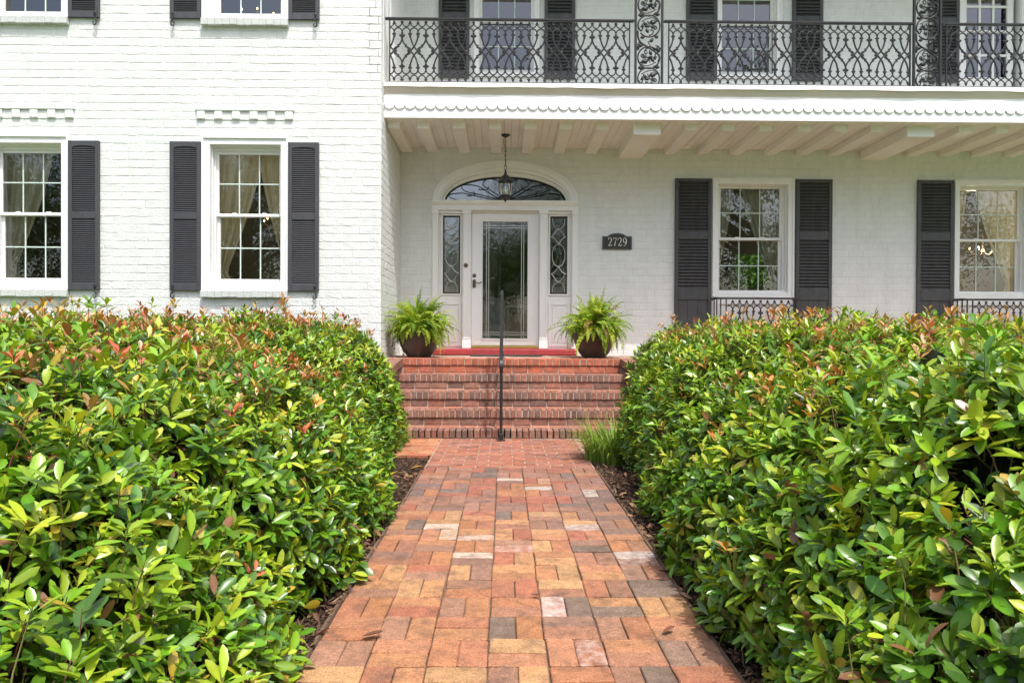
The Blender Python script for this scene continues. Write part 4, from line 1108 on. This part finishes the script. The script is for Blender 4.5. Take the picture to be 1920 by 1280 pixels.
    for nm, sel in (('foliage', ~red[rep]), ('new_growth', red[rep])):
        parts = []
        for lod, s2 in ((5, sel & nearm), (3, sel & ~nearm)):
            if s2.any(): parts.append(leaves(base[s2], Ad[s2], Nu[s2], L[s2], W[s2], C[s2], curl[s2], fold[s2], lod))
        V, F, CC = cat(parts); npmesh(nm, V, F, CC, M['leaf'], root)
    # --- twigs: three sided stems running back into the hedge
    q = P+A0*.004; inn = P-A0*rng.uniform(.10, .22, n)[:, None]-N0*.03+rng.normal(0, .02, (n, 3)); mid = (q+inn)/2+rng.normal(0, .008, (n, 3))
    V = np.zeros((n, 3, 3, 3)); rr = np.where(tall, .0016, .0021)
    ax1 = np.cross(A0, rnd_unit(n)); ax1 /= np.linalg.norm(ax1, axis=1, keepdims=True)+1e-9; ax2 = np.cross(A0, ax1)
    for i, (ctr, f_) in enumerate(((inn, 1.5), (mid, 1.15), (q, .7))):
        for j in range(3):
            a = 2*math.pi*j/3; V[:, i, j] = ctr+(ax1*math.cos(a)+ax2*math.sin(a))*(rr*f_)[:, None]
    F = np.array([(3*i+j, 3*i+(j+1) % 3, 3*i+3+(j+1) % 3, 3*i+3+j) for i in (0, 1) for j in range(3)])
    F = (F[None]+(np.arange(n)*9)[:, None, None]).reshape(-1, 4)
    tc = np.array([(.20, .12, .06), (.16, .15, .05), (.26, .19, .09), (.22, .08, .05)])[rng.integers(0, 4, n)]
    C = np.ones((n, 9, 4)); C[:, :, :3] = tc[:, None]
    npmesh('twigs', V.reshape(-1, 3), F, C.reshape(-1, 4), M['twig'], root)
    # --- closed dark shell, the shade inside the hedge put into its colour
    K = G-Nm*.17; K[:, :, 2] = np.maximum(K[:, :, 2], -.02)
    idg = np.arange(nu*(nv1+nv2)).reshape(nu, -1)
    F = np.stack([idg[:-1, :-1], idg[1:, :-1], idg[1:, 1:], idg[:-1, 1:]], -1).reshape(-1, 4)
    npmesh('dark_core_shell', K.reshape(-1, 3), F, None, M['core'], root)
    return root
ip = lambda xs, vs: (lambda y: float(np.interp(y, xs, vs)))
hedge(-1, ip([0, 2.2, 3, 4, 5.8, 7.3], [.57, .60, .71, .79, .95, 1.15]), ip([0, 1.5, 2.5, 4, 7], [.84, .93, 1.05, 1.15, 1.19]), ip([0, 3, 5, 7], [1.7, 1.6, .9, .5]), .45, 7.35, 4.6,
      'broad glossy green hedge with many reddish shoots, left of the brick path')
hedge(1, ip([0, 2.2, 3, 4.5, 6, 7.3], [.70, .74, .88, .95, 1.10, 1.22]), ip([0, 1.5, 2.5, 4, 7], [.90, .98, 1.06, 1.12, 1.17]), ip([0, 3, 5, 7], [1.5, 1.4, .85, .5]), .45, 7.30, 4.6,
      'broad glossy yellow-green hedge right of the brick path, under the black shutters')

# ------------------------------------------------------------------ strap-leaf clumps at the foot of the hedges
def clump(x, y, n, h, sp, label, seed):
    r = np.random.default_rng(seed); V = []; F = []; C = []
    for i in range(n):
        a = r.uniform(0, 2*math.pi); rr = sp*math.sqrt(r.random())*.55; bx, by = x+rr*math.cos(a), y+rr*math.sin(a); ln = h*r.uniform(.6, 1.15); lean = r.uniform(.4, 1.6); a2 = a+r.normal(0, .6)
        w_ = r.uniform(.004, .007); o = len(V); px, pz = 0., 0.; c = np.array([(.16, .28, .035), (.22, .34, .045), (.11, .21, .03), (.28, .38, .07)][r.integers(0, 4)])*r.uniform(.8, 1.2)
        for k in range(5):
            t = k/4; ang = 1.5-lean*t*1.9; ww = w_*(1-t**2*.95)
            cx, cy = bx+math.cos(a2)*px, by+math.sin(a2)*px
            V += [(cx-math.sin(a2)*ww, cy+math.cos(a2)*ww, -.02+pz), (cx+math.sin(a2)*ww, cy-math.cos(a2)*ww, -.02+pz)]; C += [(*c, 1)]*2
            px += math.cos(ang)*ln/4; pz += math.sin(ang)*ln/4; pz = max(pz, 0)
        F += [(o+2*k, o+2*k+1, o+2*k+3, o+2*k+2) for k in range(4)]
    o = npmesh('grass_clump', np.array(V), np.array(F), np.array(C), M['grass'], origin=(x, y, 0)); meta(o, label, 'grass clump')
clump(1.0, 6.25, 520, .48, .46, 'light green strap-leaf grass clump at the foot of the right hedge by the steps', 3)
clump(-1.12, 6.95, 110, .30, .22, 'small dark green grass tuft at the end of the left hedge by the steps', 4)

# ------------------------------------------------------------------ pots with ferns
def fern_pot(x, y, label, flabel, seed, loose):
    z = .831; t = thing('planter', (x, y, z), label, 'planter', 'brown bowl planters beside the front door')
    b = MB(); b.lathe(x, y, [(0, z), (.15, z), (.165, z+.012), (.215, z+.075), (.258, z+.155), (.285, z+.245), (.298, z+.335), (.302, z+.42), (.290, z+.428), (.280, z+.42), (.276, z+.36), (.26, z+.34)], 40)
    b.build('bowl', M['pot'], t, smooth=True)
    b = MB(); b.lathe(x, y, [(.272, z+.37), (.15, z+.39), (0, z+.40)], 24); b.build('soil', M['soil'], t, smooth=True)
    r = np.random.default_rng(seed); zb = z+.39
    f = thing('fern', (x, y, zb), flabel, 'fern', 'ferns in the brown planters')
    Vp = []; Ap = []; Np = []; Lp = []; Wp = []; Cp = []; tb = MB()
    nf = 400
    for i in range(nf):
        az = r.uniform(0, 2*math.pi); az += .45*math.sin(az*2+seed); u = (i+.5)/nf
        el = math.radians(84-80*u**.95+r.normal(0, 15)); ln = r.uniform(.28, .68)*(.80 if u < .25 else 1.0)
        if i < 2: ln = .56+.08*r.random(); el = math.radians(72+r.normal(0, 9))
        droop = r.uniform(1.0, 3.0)*(.45+u)
        if i < 2: droop = .5
        if u > .7: droop = r.uniform(1.7, 2.8); ln *= r.choice([.55, .62, .7, .95])
        p = np.array([x+.12*u*math.cos(az)+r.normal(0, .03), y+.12*u*math.sin(az)+r.normal(0, .03), zb]); pts = [p.copy()]; e = el; ns = 22; dirs = []
        for k in range(ns):
            d = np.array([math.cos(az)*math.cos(e), math.sin(az)*math.cos(e), math.sin(e)]); dirs.append(d); p = p+d*ln/ns; pts.append(p.copy()); e -= droop*(.3+1.4*k/ns)/ns
            e = max(e, -1.48); az += r.normal(0, .03)
        # keep the fronds outside the bowl
        pts2 = []
        for q in pts:
            rad = math.hypot(q[0]-x, q[1]-y)
            if q[2] < z+.43 and rad < .315:
                s_ = .315/max(rad, 1e-3); q = np.array([x+(q[0]-x)*s_, y+(q[1]-y)*s_, q[2]])
            q[2] = max(q[2], z+.02); pts2.append(q)
        pts = pts2 if u > .35 else pts
        hue = r.random(); c = np.array([(.26, .38, .04), (.34, .44, .045), (.17, .30, .035), (.42, .50, .07)][0 if hue < .4 else 1 if hue < .7 else 2 if hue < .88 else 3])*r.uniform(.8, 1.15)
        if r.random() < .035: c = np.array([.30, .20, .07])
        tb.tube([tuple(q) for q in pts[::3]], .0017, 3, (*(c*.8), 1), cap=False)
        for k in range(1, ns):
            t_ = k/ns; pl = .058*math.sin(math.pi*min(1, .10+.90*t_))**.6*(1.15-.55*t_); d = dirs[k]; sd = np.cross(d, np.array([0, 0, 1.])); sd /= np.linalg.norm(sd)+1e-9; nn = np.cross(sd, d)
            for sgn in (-1, 1):
                for h2 in (0, .5):
                    q = pts[k]+(pts[k+1]-pts[k])*h2
                    Vp.append(q); Ap.append(sd*sgn+d*(.25+r.normal(0, .1))+nn*r.normal(-.1, .34)); Np.append(nn+r.normal(0, .45, 3)); Lp.append(pl*r.uniform(.8, 1.15)); Wp.append(.0145*r.uniform(.8, 1.2)); Cp.append((*(c*r.uniform(.85, 1.2)), 1))
    V, F, C = leaves(np.array(Vp), np.array(Ap), np.array(Np), np.array(Lp), np.array(Wp), np.array(Cp), np.full(len(Lp), .3), np.full(len(Lp), .15), 3)
    npmesh('fronds', V, F, C, M['fern'], f)
    if loose:
        for q in ([(x-.2, y-.05, zb+.05), (x-.33, y-.1, zb+.17), (x-.44, y-.14, zb+.16), (x-.455, y-.16, zb+.0), (x-.45, y-.16, zb-.2), (x-.43, y-.16, zb-.38)],
                  [(x-.2, y-.08, zb), (x-.36, y-.12, zb+.06), (x-.42, y-.14, zb-.02), (x-.42, y-.15, zb-.25), (x-.40, y-.15, zb-.38)],
                  [(x-.22, y-.1, zb), (x-.33, y-.14, zb), (x-.385, y-.15, zb-.1), (x-.38, y-.15, zb-.36)]):
            tb.tube([tuple(p) for p in spline(q, 5)], .003, 4, (.16, .13, .07, 1))
    tb.build('stems', M['twig'], f, colors=True)
fern_pot(-1.19, 9.58, 'brown bowl planter left of the front door beside the white wing wall', 'bushy green fern in the left planter with bare wiry runners', 11, True)
fern_pot(1.265, 9.58, 'brown bowl planter right of the front door below the house number', 'bushy yellow-green fern in the right planter with tall pale tips', 12, False)

# ------------------------------------------------------------------ doormat, plaque, lantern, handrail
b = MB(); b.bbox(-.50, .56, 9.98, 10.48, .829, .846, .004); meta(b.build('doormat', M['mat'], origin=(.03, 10.2, .83)), 'dark woven doormat lying in front of the white front door', 'doormat')
pq = thing('house_number_plaque', (1.763, PORY-.012, 2.6), 'arched black house number plaque reading 2729 on the white brick wall', 'plaque')
def plaque_outline(i):
    x0, x1, z0, z1 = 1.532+i, 1.994-i, 2.493+i, 2.697-i; cx = (x0+x1)/2
    o = [(x0, z0), (x1, z0), (x1, z1)]
    o += [(cx+(.146-i*.5)*math.cos(a), z1-.014+.062*math.sin(a)) for a in np.linspace(.22, math.pi-.22, 15)]
    return o+[(x0, z1)]
def plate(b, o, y0, y1):
    n = len(o); b.add([(x, y0, z) for x, z in o]+[(x, y1, z) for x, z in o], [tuple(range(n))]+[(i, n+i, n+(i+1) % n, (i+1) % n) for i in range(n)])
b = MB(); plate(b, plaque_outline(.004), PORY-.024, PORY-.006); b.build('plate', M['plaque'], pq)
b = MB(); oo, oi = plaque_outline(0), plaque_outline(.02); n = len(oo)
vs = [(x, PORY-.006, z) for x, z in oo]+[(x, PORY-.031, z) for x, z in oo]+[(x, PORY-.033, z) for x, z in oi]+[(x, PORY-.022, z) for x, z in oi]
b.add(vs, [(k*n+i, k*n+(i+1) % n, (k+1)*n+(i+1) % n, (k+1)*n+i) for k in range(3) for i in range(n)]); b.build('rim', M['plaquerim'], pq)
D2 = ([(0.10, .74), (.08, .86), (.22, .97), (.45, 1.0), (.70, .95), (.83, .80), (.78, .62), (.58, .42), (.32, .20), (.10, .06)], [.10, .10, .09, .08, .12, .17, .17, .14, .11, .09])
D2b = ([(.06, .05), (.45, .05), (.80, .05), (.92, .13), (.95, .22)], [.11, .13, .14, .10, .05])
D7 = ([(.07, .80), (.10, .94), (.14, .95)], [.06, .09, .09]); D7b = ([(.10, .95), (.5, .95), (.93, .95)], [.12, .12, .10]); D7c = ([(.90, .95), (.72, .68), (.56, .38), (.46, .16), (.42, .0)], [.07, .10, .15, .18, .17])
D9 = ([(.80, .62), (.68, .44), (.45, .38), (.22, .47), (.12, .66), (.18, .87), (.36, .99), (.55, 1.0), (.76, .90), (.88, .68), (.84, .42), (.68, .18), (.42, .04), (.16, .0)], [.07, .09, .10, .14, .17, .14, .09, .09, .14, .18, .17, .13, .10, .12])
def digit(strokes, x, z, w_, h):
    b = MB()
    for pts, wd in strokes:
        P_ = spline([(x+p[0]*w_, z+p[1]*h) for p in pts], 4); n = len(P_); wi = np.interp(np.linspace(0, 1, n), np.linspace(0, 1, len(wd)), wd)*w_*1.05
        b.ribbon([tuple(p) for p in P_], list(wi), PORY-.030, PORY-.0235)
    return b.build('numeral', M['digit'], pq)
for k, st in enumerate(((D2, D2b), (D7, D7b, D7c), (D2, D2b), (D9,))): digit(st, 1.6215+k*.0775, 2.545, .062, .128)

lx, ly = .010, 10.0; lt = thing('lantern', (lx, ly, 4.066), 'black hanging lantern with clear curved glass on a chain under the porch ceiling', 'lantern')
b = MB(); b.lathe(lx, ly, [(0, 4.02), (.012, 4.02), (.02, 4.035), (.05, 4.045), (.066, 4.058), (.068, 4.0655)], 20); b.tube([(lx+.025, ly-.03, 4.03), (lx+.025, ly-.03, 4.09)], .006, 5); b.build('canopy', M['iron'], lt, smooth=True)
b = MB(); z = 4.02; k = 0
while z > 3.615:
    R1 = [(.011*math.cos(a), .021*math.sin(a)) for a in np.linspace(0, 2*math.pi, 11)]
    b.tube([(lx+(p[0] if k % 2 else 0), ly+(0 if k % 2 else p[0]), z-.02+p[1]) for p in R1], .0032, 5, cap=False); z -= .034; k += 1
b.tube([(lx-.028, ly, 4.0), (lx-.03, ly, 3.95), (lx-.012, ly, 3.90), (lx+.008, ly, 3.85), (lx-.006, ly, 3.78), (lx+.005, ly, 3.7), (lx, ly, 3.6)], .003, 4)
b.tube([(lx+.02*math.cos(a), ly, 3.585+.022*math.sin(a)) for a in np.linspace(0, 2*math.pi, 15)], .004, 5, cap=False); b.build('chain', M['iron'], lt)
b = MB(); b.lathe(lx, ly, [(0, 3.566), (.008, 3.562), (.014, 3.54), (.012, 3.535), (.022, 3.50), (.026, 3.49), (.02, 3.485), (.045, 3.47), (.075, 3.44), (.092, 3.41), (.102, 3.395), (.118, 3.385), (.116, 3.377), (.09, 3.372), (.0, 3.38)], 24); b.build('lamp_roof', M['iron'], lt, smooth=True)
b = MB(); b.lathe(lx, ly, [(.078, 3.375), (.096, 3.34), (.102, 3.30), (.098, 3.25), (.085, 3.205), (.07, 3.18)], 24); b.build('lamp_glass', M['lampglass'], lt, smooth=True)
b = MB()
for k in range(6):
    a = 2*math.pi*(k+.3)/6; b.tube([(lx+r*math.cos(a), ly+r*math.sin(a), z) for r, z in ((.081, 3.375), (.099, 3.34), (.105, 3.30), (.101, 3.25), (.088, 3.205), (.072, 3.178))], .0042, 5)
b.lathe(lx, ly, [(0, 3.185), (.078, 3.183), (.082, 3.176), (.06, 3.165), (.05, 3.15), (.068, 3.143), (.066, 3.136), (.03, 3.128), (.016, 3.11), (.02, 3.10), (.008, 3.09), (0, 3.083)], 24); b.build('cage', M['iron'], lt, smooth=True)
for k in range(3):
    a = 2*math.pi*k/3+.5; b = MB(); b.lathe(lx+.028*math.cos(a), ly+.028*math.sin(a), [(0, 3.185), (.011, 3.185), (.011, 3.27), (.006, 3.275), (.012, 3.295), (.006, 3.318), (0, 3.325)], 10); b.build('candle_bulb', M['candle'], lt, smooth=True)

hx = -.028; hr = thing('handrail', (hx, 7.36, 0), 'black iron handrail rising up the middle of the brick steps', 'handrail')
def hz(y): return .90+(y-7.36)*.455
b = MB(); prof = [(7.20, .74), (7.165, .76), (7.15, .81), (7.175, .865), (7.23, .885), (7.30, .885), (7.36, .905)]+[(y, hz(y)) for y in np.arange(7.5, 9.2, .2)]+[(9.26, hz(9.2)), (9.32, hz(9.2)-.01), (9.345, hz(9.2)-.05), (9.335, hz(9.2)-.09)]
pp = spline(prof, 4); wv = .019
vs = []; fs = []
for i, p in enumerate(pp):
    q0 = pp[max(0, i-1)]; q1 = pp[min(len(pp)-1, i+1)]; d = q1-q0; d = d/(np.linalg.norm(d)+1e-9); nrm = np.array([-d[1], d[0]])
    for (sx, sn) in ((-1, -1), (1, -1), (1, .6), (.6, 1), (-.6, 1), (-1, .6)): vs.append((hx+sx*wv, p[0]+nrm[0]*sn*.009, p[1]+nrm[1]*sn*.009))
for i in range(len(pp)-1):
    for j in range(6): fs.append((6*i+j, 6*i+(j+1) % 6, 6*i+6+(j+1) % 6, 6*i+6+j))
fs += [tuple(range(6)), tuple(range(6*len(pp)-6, 6*len(pp)))]
b.add(vs, fs); b.build('top_rail', M['handrail'], hr)
for (y, zb) in ((7.36, 0), (9.15, .828)):
    b = MB(); b.bbox(hx-.016, hx+.016, y-.016, y+.016, zb, hz(y)-.008, .003); b.bbox(hx-.024, hx+.024, y-.024, y+.024, zb, zb+.075, .004); b.bbox(hx-.045, hx+.045, y-.045, y+.045, zb-.001, zb+.01, .002)
    for zz in (.13, .34, .42): b.blob((hx, y-.018, zb+zz), .007, .006, .007)
    b.build('post', M['handrail'], hr)
b = MB(); b.add([(hx+sx*.013, y, hz(y)-.62+sz*.013+(0)) for y in (7.376, 9.134) for sx, sz in ((-1, -1), (1, -1), (1, 1), (-1, 1))], [(0, 1, 2, 3), (4, 7, 6, 5)]+[(i, 4+i, 4+(i+1) % 4, (i+1) % 4) for i in range(4)]); b.build('lower_rail', M['handrail'], hr)
for y in (7.66, 7.96, 8.26, 8.56, 8.86):
    b = MB(); b.box(hx-.007, hx+.007, y-.007, y+.007, hz(y)-.61, hz(y)-.006); b.build('baluster', M['handrail'], hr)

# ------------------------------------------------------------------ curtains and room furnishing seen through the glass
def curtain(cx, Y, x_out, x_in_top, x_in_tie, ztop, ztie, zbot, label, seed):
    """pleated drape hanging from ztop, gathered to the side at ztie; x measured outward-in"""
    r = np.random.default_rng(seed); nu_, nv_ = 60, 26; V = []; ph = r.uniform(0, 6)
    for j in range(nv_+1):
        z = ztop+(zbot-ztop)*j/nv_
        if z > ztie: t = (ztop-z)/(ztop-ztie); xin = x_in_top+(x_in_tie-x_in_top)*(t**1.35)
        else: t = (ztie-z)/(ztie-zbot+1e-6); xin = x_in_tie+(x_in_top*.8-x_in_tie)*.6*min(1, t*1.6)
        wd = xin-x_out
        for i in range(nu_+1):
            u = i/nu_; x = x_out+wd*u
            y = Y+.035+.034*math.sin(u*30+ph+.3*math.sin(j*.2))*(.7+.3*math.sin(u*7+ph))+.014*math.sin(u*53+ph)
            V.append((cx+x, y, z))
    V = np.array(V); idg = np.arange((nu_+1)*(nv_+1)).reshape(nv_+1, nu_+1); F = np.stack([idg[:-1, :-1], idg[:-1, 1:], idg[1:, 1:], idg[1:, :-1]], -1).reshape(-1, 4)
    o = npmesh('curtain', V, F, None, M['curtain'], origin=(cx+x_out, Y, zbot)); meta(o, label, 'curtain', 'cream curtains tied back inside the ground floor windows')
curtain(-3.405, WINGY+.245, -.56, .14, -.36, 3.66, 1.98, 1.2, 'left cream curtain in the wing window nearest the porch', 1)
curtain(-3.405, WINGY+.245, .56, .06, .44, 3.66, 1.98, 1.2, 'right cream curtain in the wing window nearest the porch', 2)
curtain(-6.265, WINGY+.245, -.56, .20, -.34, 3.66, 1.98, 1.2, 'left golden curtain in the wing window cut off by the photo edge', 3)
curtain(-6.265, WINGY+.245, .56, .27, .44, 3.66, 1.98, 1.2, 'right golden curtain in the wing window cut off by the photo edge', 4)
curtain(PW[0], PORY+.25, -.60, -.20, -.49, 3.64, 1.98, 1.0, 'left cream curtain in the porch window beside the house number', 5)
curtain(PW[0], PORY+.25, .60, -.10, .44, 3.64, 1.98, 1.0, 'right cream curtain in the porch window beside the house number', 6)
curtain(PW[1], PORY+.25, -.60, -.22, -.50, 3.64, 1.98, 1.0, 'left cream curtain in the right end porch window', 7)
curtain(PW[1], PORY+.25, .60, -.12, .42, 3.64, 1.98, 1.0, 'right cream curtain in the right end porch window', 8)
def chandelier(x, y, z, R0, n, label, rows=1, power=26):
    t = thing('chandelier', (x, y, z), label, 'chandelier')
    b = MB(); b.tube([(x, y, z+1.0), (x, y, z)], .01, 6); b.blob((x, y, z-.02), .05, .05, .06, 8)
    for q in range(rows):
        for k in range(n):
            a = 2*math.pi*(k+.35*q)/n; r = R0*(1-.35*q); zz = z+.22*q
            b.tube([tuple(p) for p in spline([(x, y, zz), (x+.5*r*math.cos(a), y+.5*r*math.sin(a), zz-.07), (x+r*math.cos(a), y+r*math.sin(a), zz+.02)], 4)], .007, 5)
    b.build('frame', M['bronze'], t)
    pl = bpy.data.lights.new('chandelier_glow', 'POINT'); pl.energy = power; pl.color = (1, .86, .66); pl.shadow_soft_size = R0
    po = bpy.data.objects.new('chandelier_glow', pl); COL.objects.link(po); po.parent = t; po.location = (0, 0, .12)
    for q in range(rows):
        for k in range(n):
            a = 2*math.pi*(k+.35*q)/n; r = R0*(1-.35*q); zz = z+.22*q
            b = MB(); b.blob((x+r*math.cos(a), y+r*math.sin(a), zz+.06), .010, .010, .02, 6); b.build('bulb', M['bulb'], t)
chandelier(-3.66, 11.2, 2.93, .26, 6, 'lit chandelier glinting behind the lower wing window')
chandelier(-4.05, 11.3, 6.05, .52, 8, 'large lit chandelier glinting behind the upper wing window', 2, 14)
chandelier(8.75, 12.4, 2.72, .2, 5, 'lit chandelier glinting behind the right end porch window', 1, 45)
# hall: stair with balusters, a white slipcovered chair
b = MB()
for k in range(12):
    b.bbox(-1.2, -.15, 12.2+.0+k*.26, 12.5+k*.26, .9+k*.0, .905+.18*(k+1), .004)
stair = b.build('hall_stair', M['white'], house, origin=(-.7, 12.2, .9))
b = MB(); b.add([(-.12, 12.2, 1.75), (-.06, 12.2, 1.75), (-.06, 12.2, 1.83), (-.12, 12.2, 1.83), (-.12, 15, 3.7), (-.06, 15, 3.7), (-.06, 15, 3.78), (-.12, 15, 3.78)], [(0, 1, 2, 3), (0, 4, 5, 1), (1, 5, 6, 2), (2, 6, 7, 3), (3, 7, 4, 0)])
for k in range(12): b.box(-.105, -.075, 12.3+k*.24, 12.33+k*.24, 1.05+k*.165, 1.83+k*.165)
b.build('banister', M['white'], stair)
ch = thing('hall_chair', (-.22, 11.5, .905), 'white slipcovered chair standing inside behind the glass front door', 'chair')
b = MB(); b.bbox(-.45, .02, 11.3, 11.75, .93, 1.36, .03); b.build('seat', M['cloth'], ch)
b = MB(); b.bbox(-.44, .01, 11.68, 11.8, 1.33, 1.78, .04); b.build('backrest', M['cloth'], ch)
tb_ = thing('hall_table', (.30, 12.0, .905), 'small white side table inside behind the glass front door', 'table')
b = MB(); b.bbox(.02, .6, 11.8, 12.2, 1.62, 1.66, .008); b.build('tabletop', M['white'], tb_)
for (x, y) in ((.06, 11.84), (.56, 11.84), (.06, 12.16), (.56, 12.16)):
    b = MB(); b.tube([(x, y, 1.62), (x, y, 1.3), (x, y, .906)], [.022, .016, .012], 8); b.build('leg', M['white'], tb_)

# ------------------------------------------------------------------ fallen leaves
def fallen(x, y, z, L, ang, col, label):
    V, F, C = leaves(np.array([[x, y, z]]), np.array([[math.cos(ang), math.sin(ang), .06]]), np.array([[.1, .1, 1.]]), np.array([L]), np.array([L*.42]), np.array([[*col, 1]]), np.array([-.25]), np.array([.5]), 5)
    meta(npmesh('fallen_leaf', V, F, C, M['chip'], origin=(x, y, z)), label, 'leaf')
fallen(-.78, 5.72, .012, .10, .2, (.55, .33, .08), 'yellow fallen leaf on the mulch beside the left hedge')
fallen(.60, 2.55, .012, .06, .5, (.16, .06, .04), 'dark red fallen leaf on the right side of the brick path')
fallen(-.52, 2.52, .012, .075, .1, (.12, .06, .045), 'dark brown fallen leaf on the left side of the brick path')
fallen(.12, 2.93, .012, .05, -.7, (.14, .08, .05), 'thin brown fallen leaf in the middle of the brick path')
n = 420; sd = rng.random(n) < .42; t = rng.random(n)**1.3; xx = np.where(sd, PX0-.02-t*.28, PX1+.03+t*.35); yy = rng.uniform(1.6, 5.6, n)
a = rng.uniform(0, 2*math.pi, n); Ls = rng.uniform(.03, .075, n); cc = np.array([(.20, .11, .06), (.13, .07, .045), (.27, .16, .09), (.17, .08, .06)])[rng.integers(0, 4, n)]
V, F, C = leaves(np.stack([xx, yy, np.full(n, -.008)], 1), np.stack([np.cos(a), np.sin(a), rng.uniform(-.05, .35, n)], 1), np.stack([rng.normal(0, .4, n), rng.normal(0, .4, n), np.ones(n)], 1), Ls, Ls*.45, np.concatenate([cc, np.ones((n, 1))], 1), rng.uniform(-.5, .5, n), rng.uniform(.2, .8, n), 5)
meta(npmesh('leaf_litter', V, F, C, M['chip']), kind='stuff')

# ------------------------------------------------------------------ trees across the lawn, seen mirrored in the panes
def tree(x, y, h, rad, seed, label):
    r = np.random.default_rng(seed); t = thing('tree', (x, y, 0), label, 'tree', 'trees on the lawn facing the house' if y < 0 else None); b = MB(); tips = []
    th = h*.34; b.tube([(x, y, -.1), (x+.1, y, th*.5), (x, y+.1, th), (x+.1, y, h*.7)], [h*.035, h*.028, h*.022, h*.008], 8)
    for k in range(13):
        a = r.uniform(0, 6.28); zz = th*r.uniform(.75, 1.6); L = rad*r.uniform(.5, .95); e = (x+L*math.cos(a), y+L*math.sin(a), zz+L*r.uniform(.3, .9))
        b.tube([(x, y, zz), (x+.5*L*math.cos(a), y+.5*L*math.sin(a), zz+L*.35), e], [h*.012, h*.008, h*.003], 5); tips.append(e)
    b.build('trunk', M['bark'], t)
    cen = []
    for k in range(46):
        d = r.normal(size=3); d /= np.linalg.norm(d); q = np.array([x, y, h*.56])+d*np.array([rad, rad, h*.44])*r.uniform(.45, 1.0); cen.append(q)
    cen = np.array(cen+tips); n = 34000; ci = r.integers(0, len(cen), n); P = cen[ci]+r.normal(size=(n, 3))*rad*.15
    A = r.normal(size=(n, 3)); A[:, 2] -= .2; Nn = r.normal(size=(n, 3))+np.array([0, 0, 1.]); L = r.uniform(.10, .22, n)
    c = np.array([(.05, .11, .02), (.07, .14, .025), (.04, .085, .018), (.09, .16, .03)])[ci % 4]*r.uniform(.7, 1.3, (n, 1))
    V, F, C = leaves(P, A, Nn, L, L*.6, np.concatenate([c, np.ones((n, 1))], 1), np.full(n, .2), np.full(n, .2), 3); npmesh('crown', V, F, C, M['treeleaf'], t)
for i, (x, y, h, rad) in enumerate(((-14, -19, 13, 4.6), (5.4, -20, 19, 5.6), (15, -19, 18, 5.4), (-.6, -31, 10.5, 6.0), (27, -24, 15, 6), (-26, -24, 14, 5), (9.5, -27, 13, 5))):
    tree(x, y, h, rad, 50+i, ['broad leafy tree on the lawn left of the path', 'tall leafy tree on the lawn facing the front door', 'round leafy tree on the lawn facing the right windows', 'lower spreading tree farthest back, straight in line with the front door', 'large leafy tree far right on the lawn', 'large leafy tree far left on the lawn', 'leafy tree at the roadside right of the path'][i])
tree(7.5, 25, 7, 3.2, 71, 'leafy tree behind the house, glimpsed through the porch window')
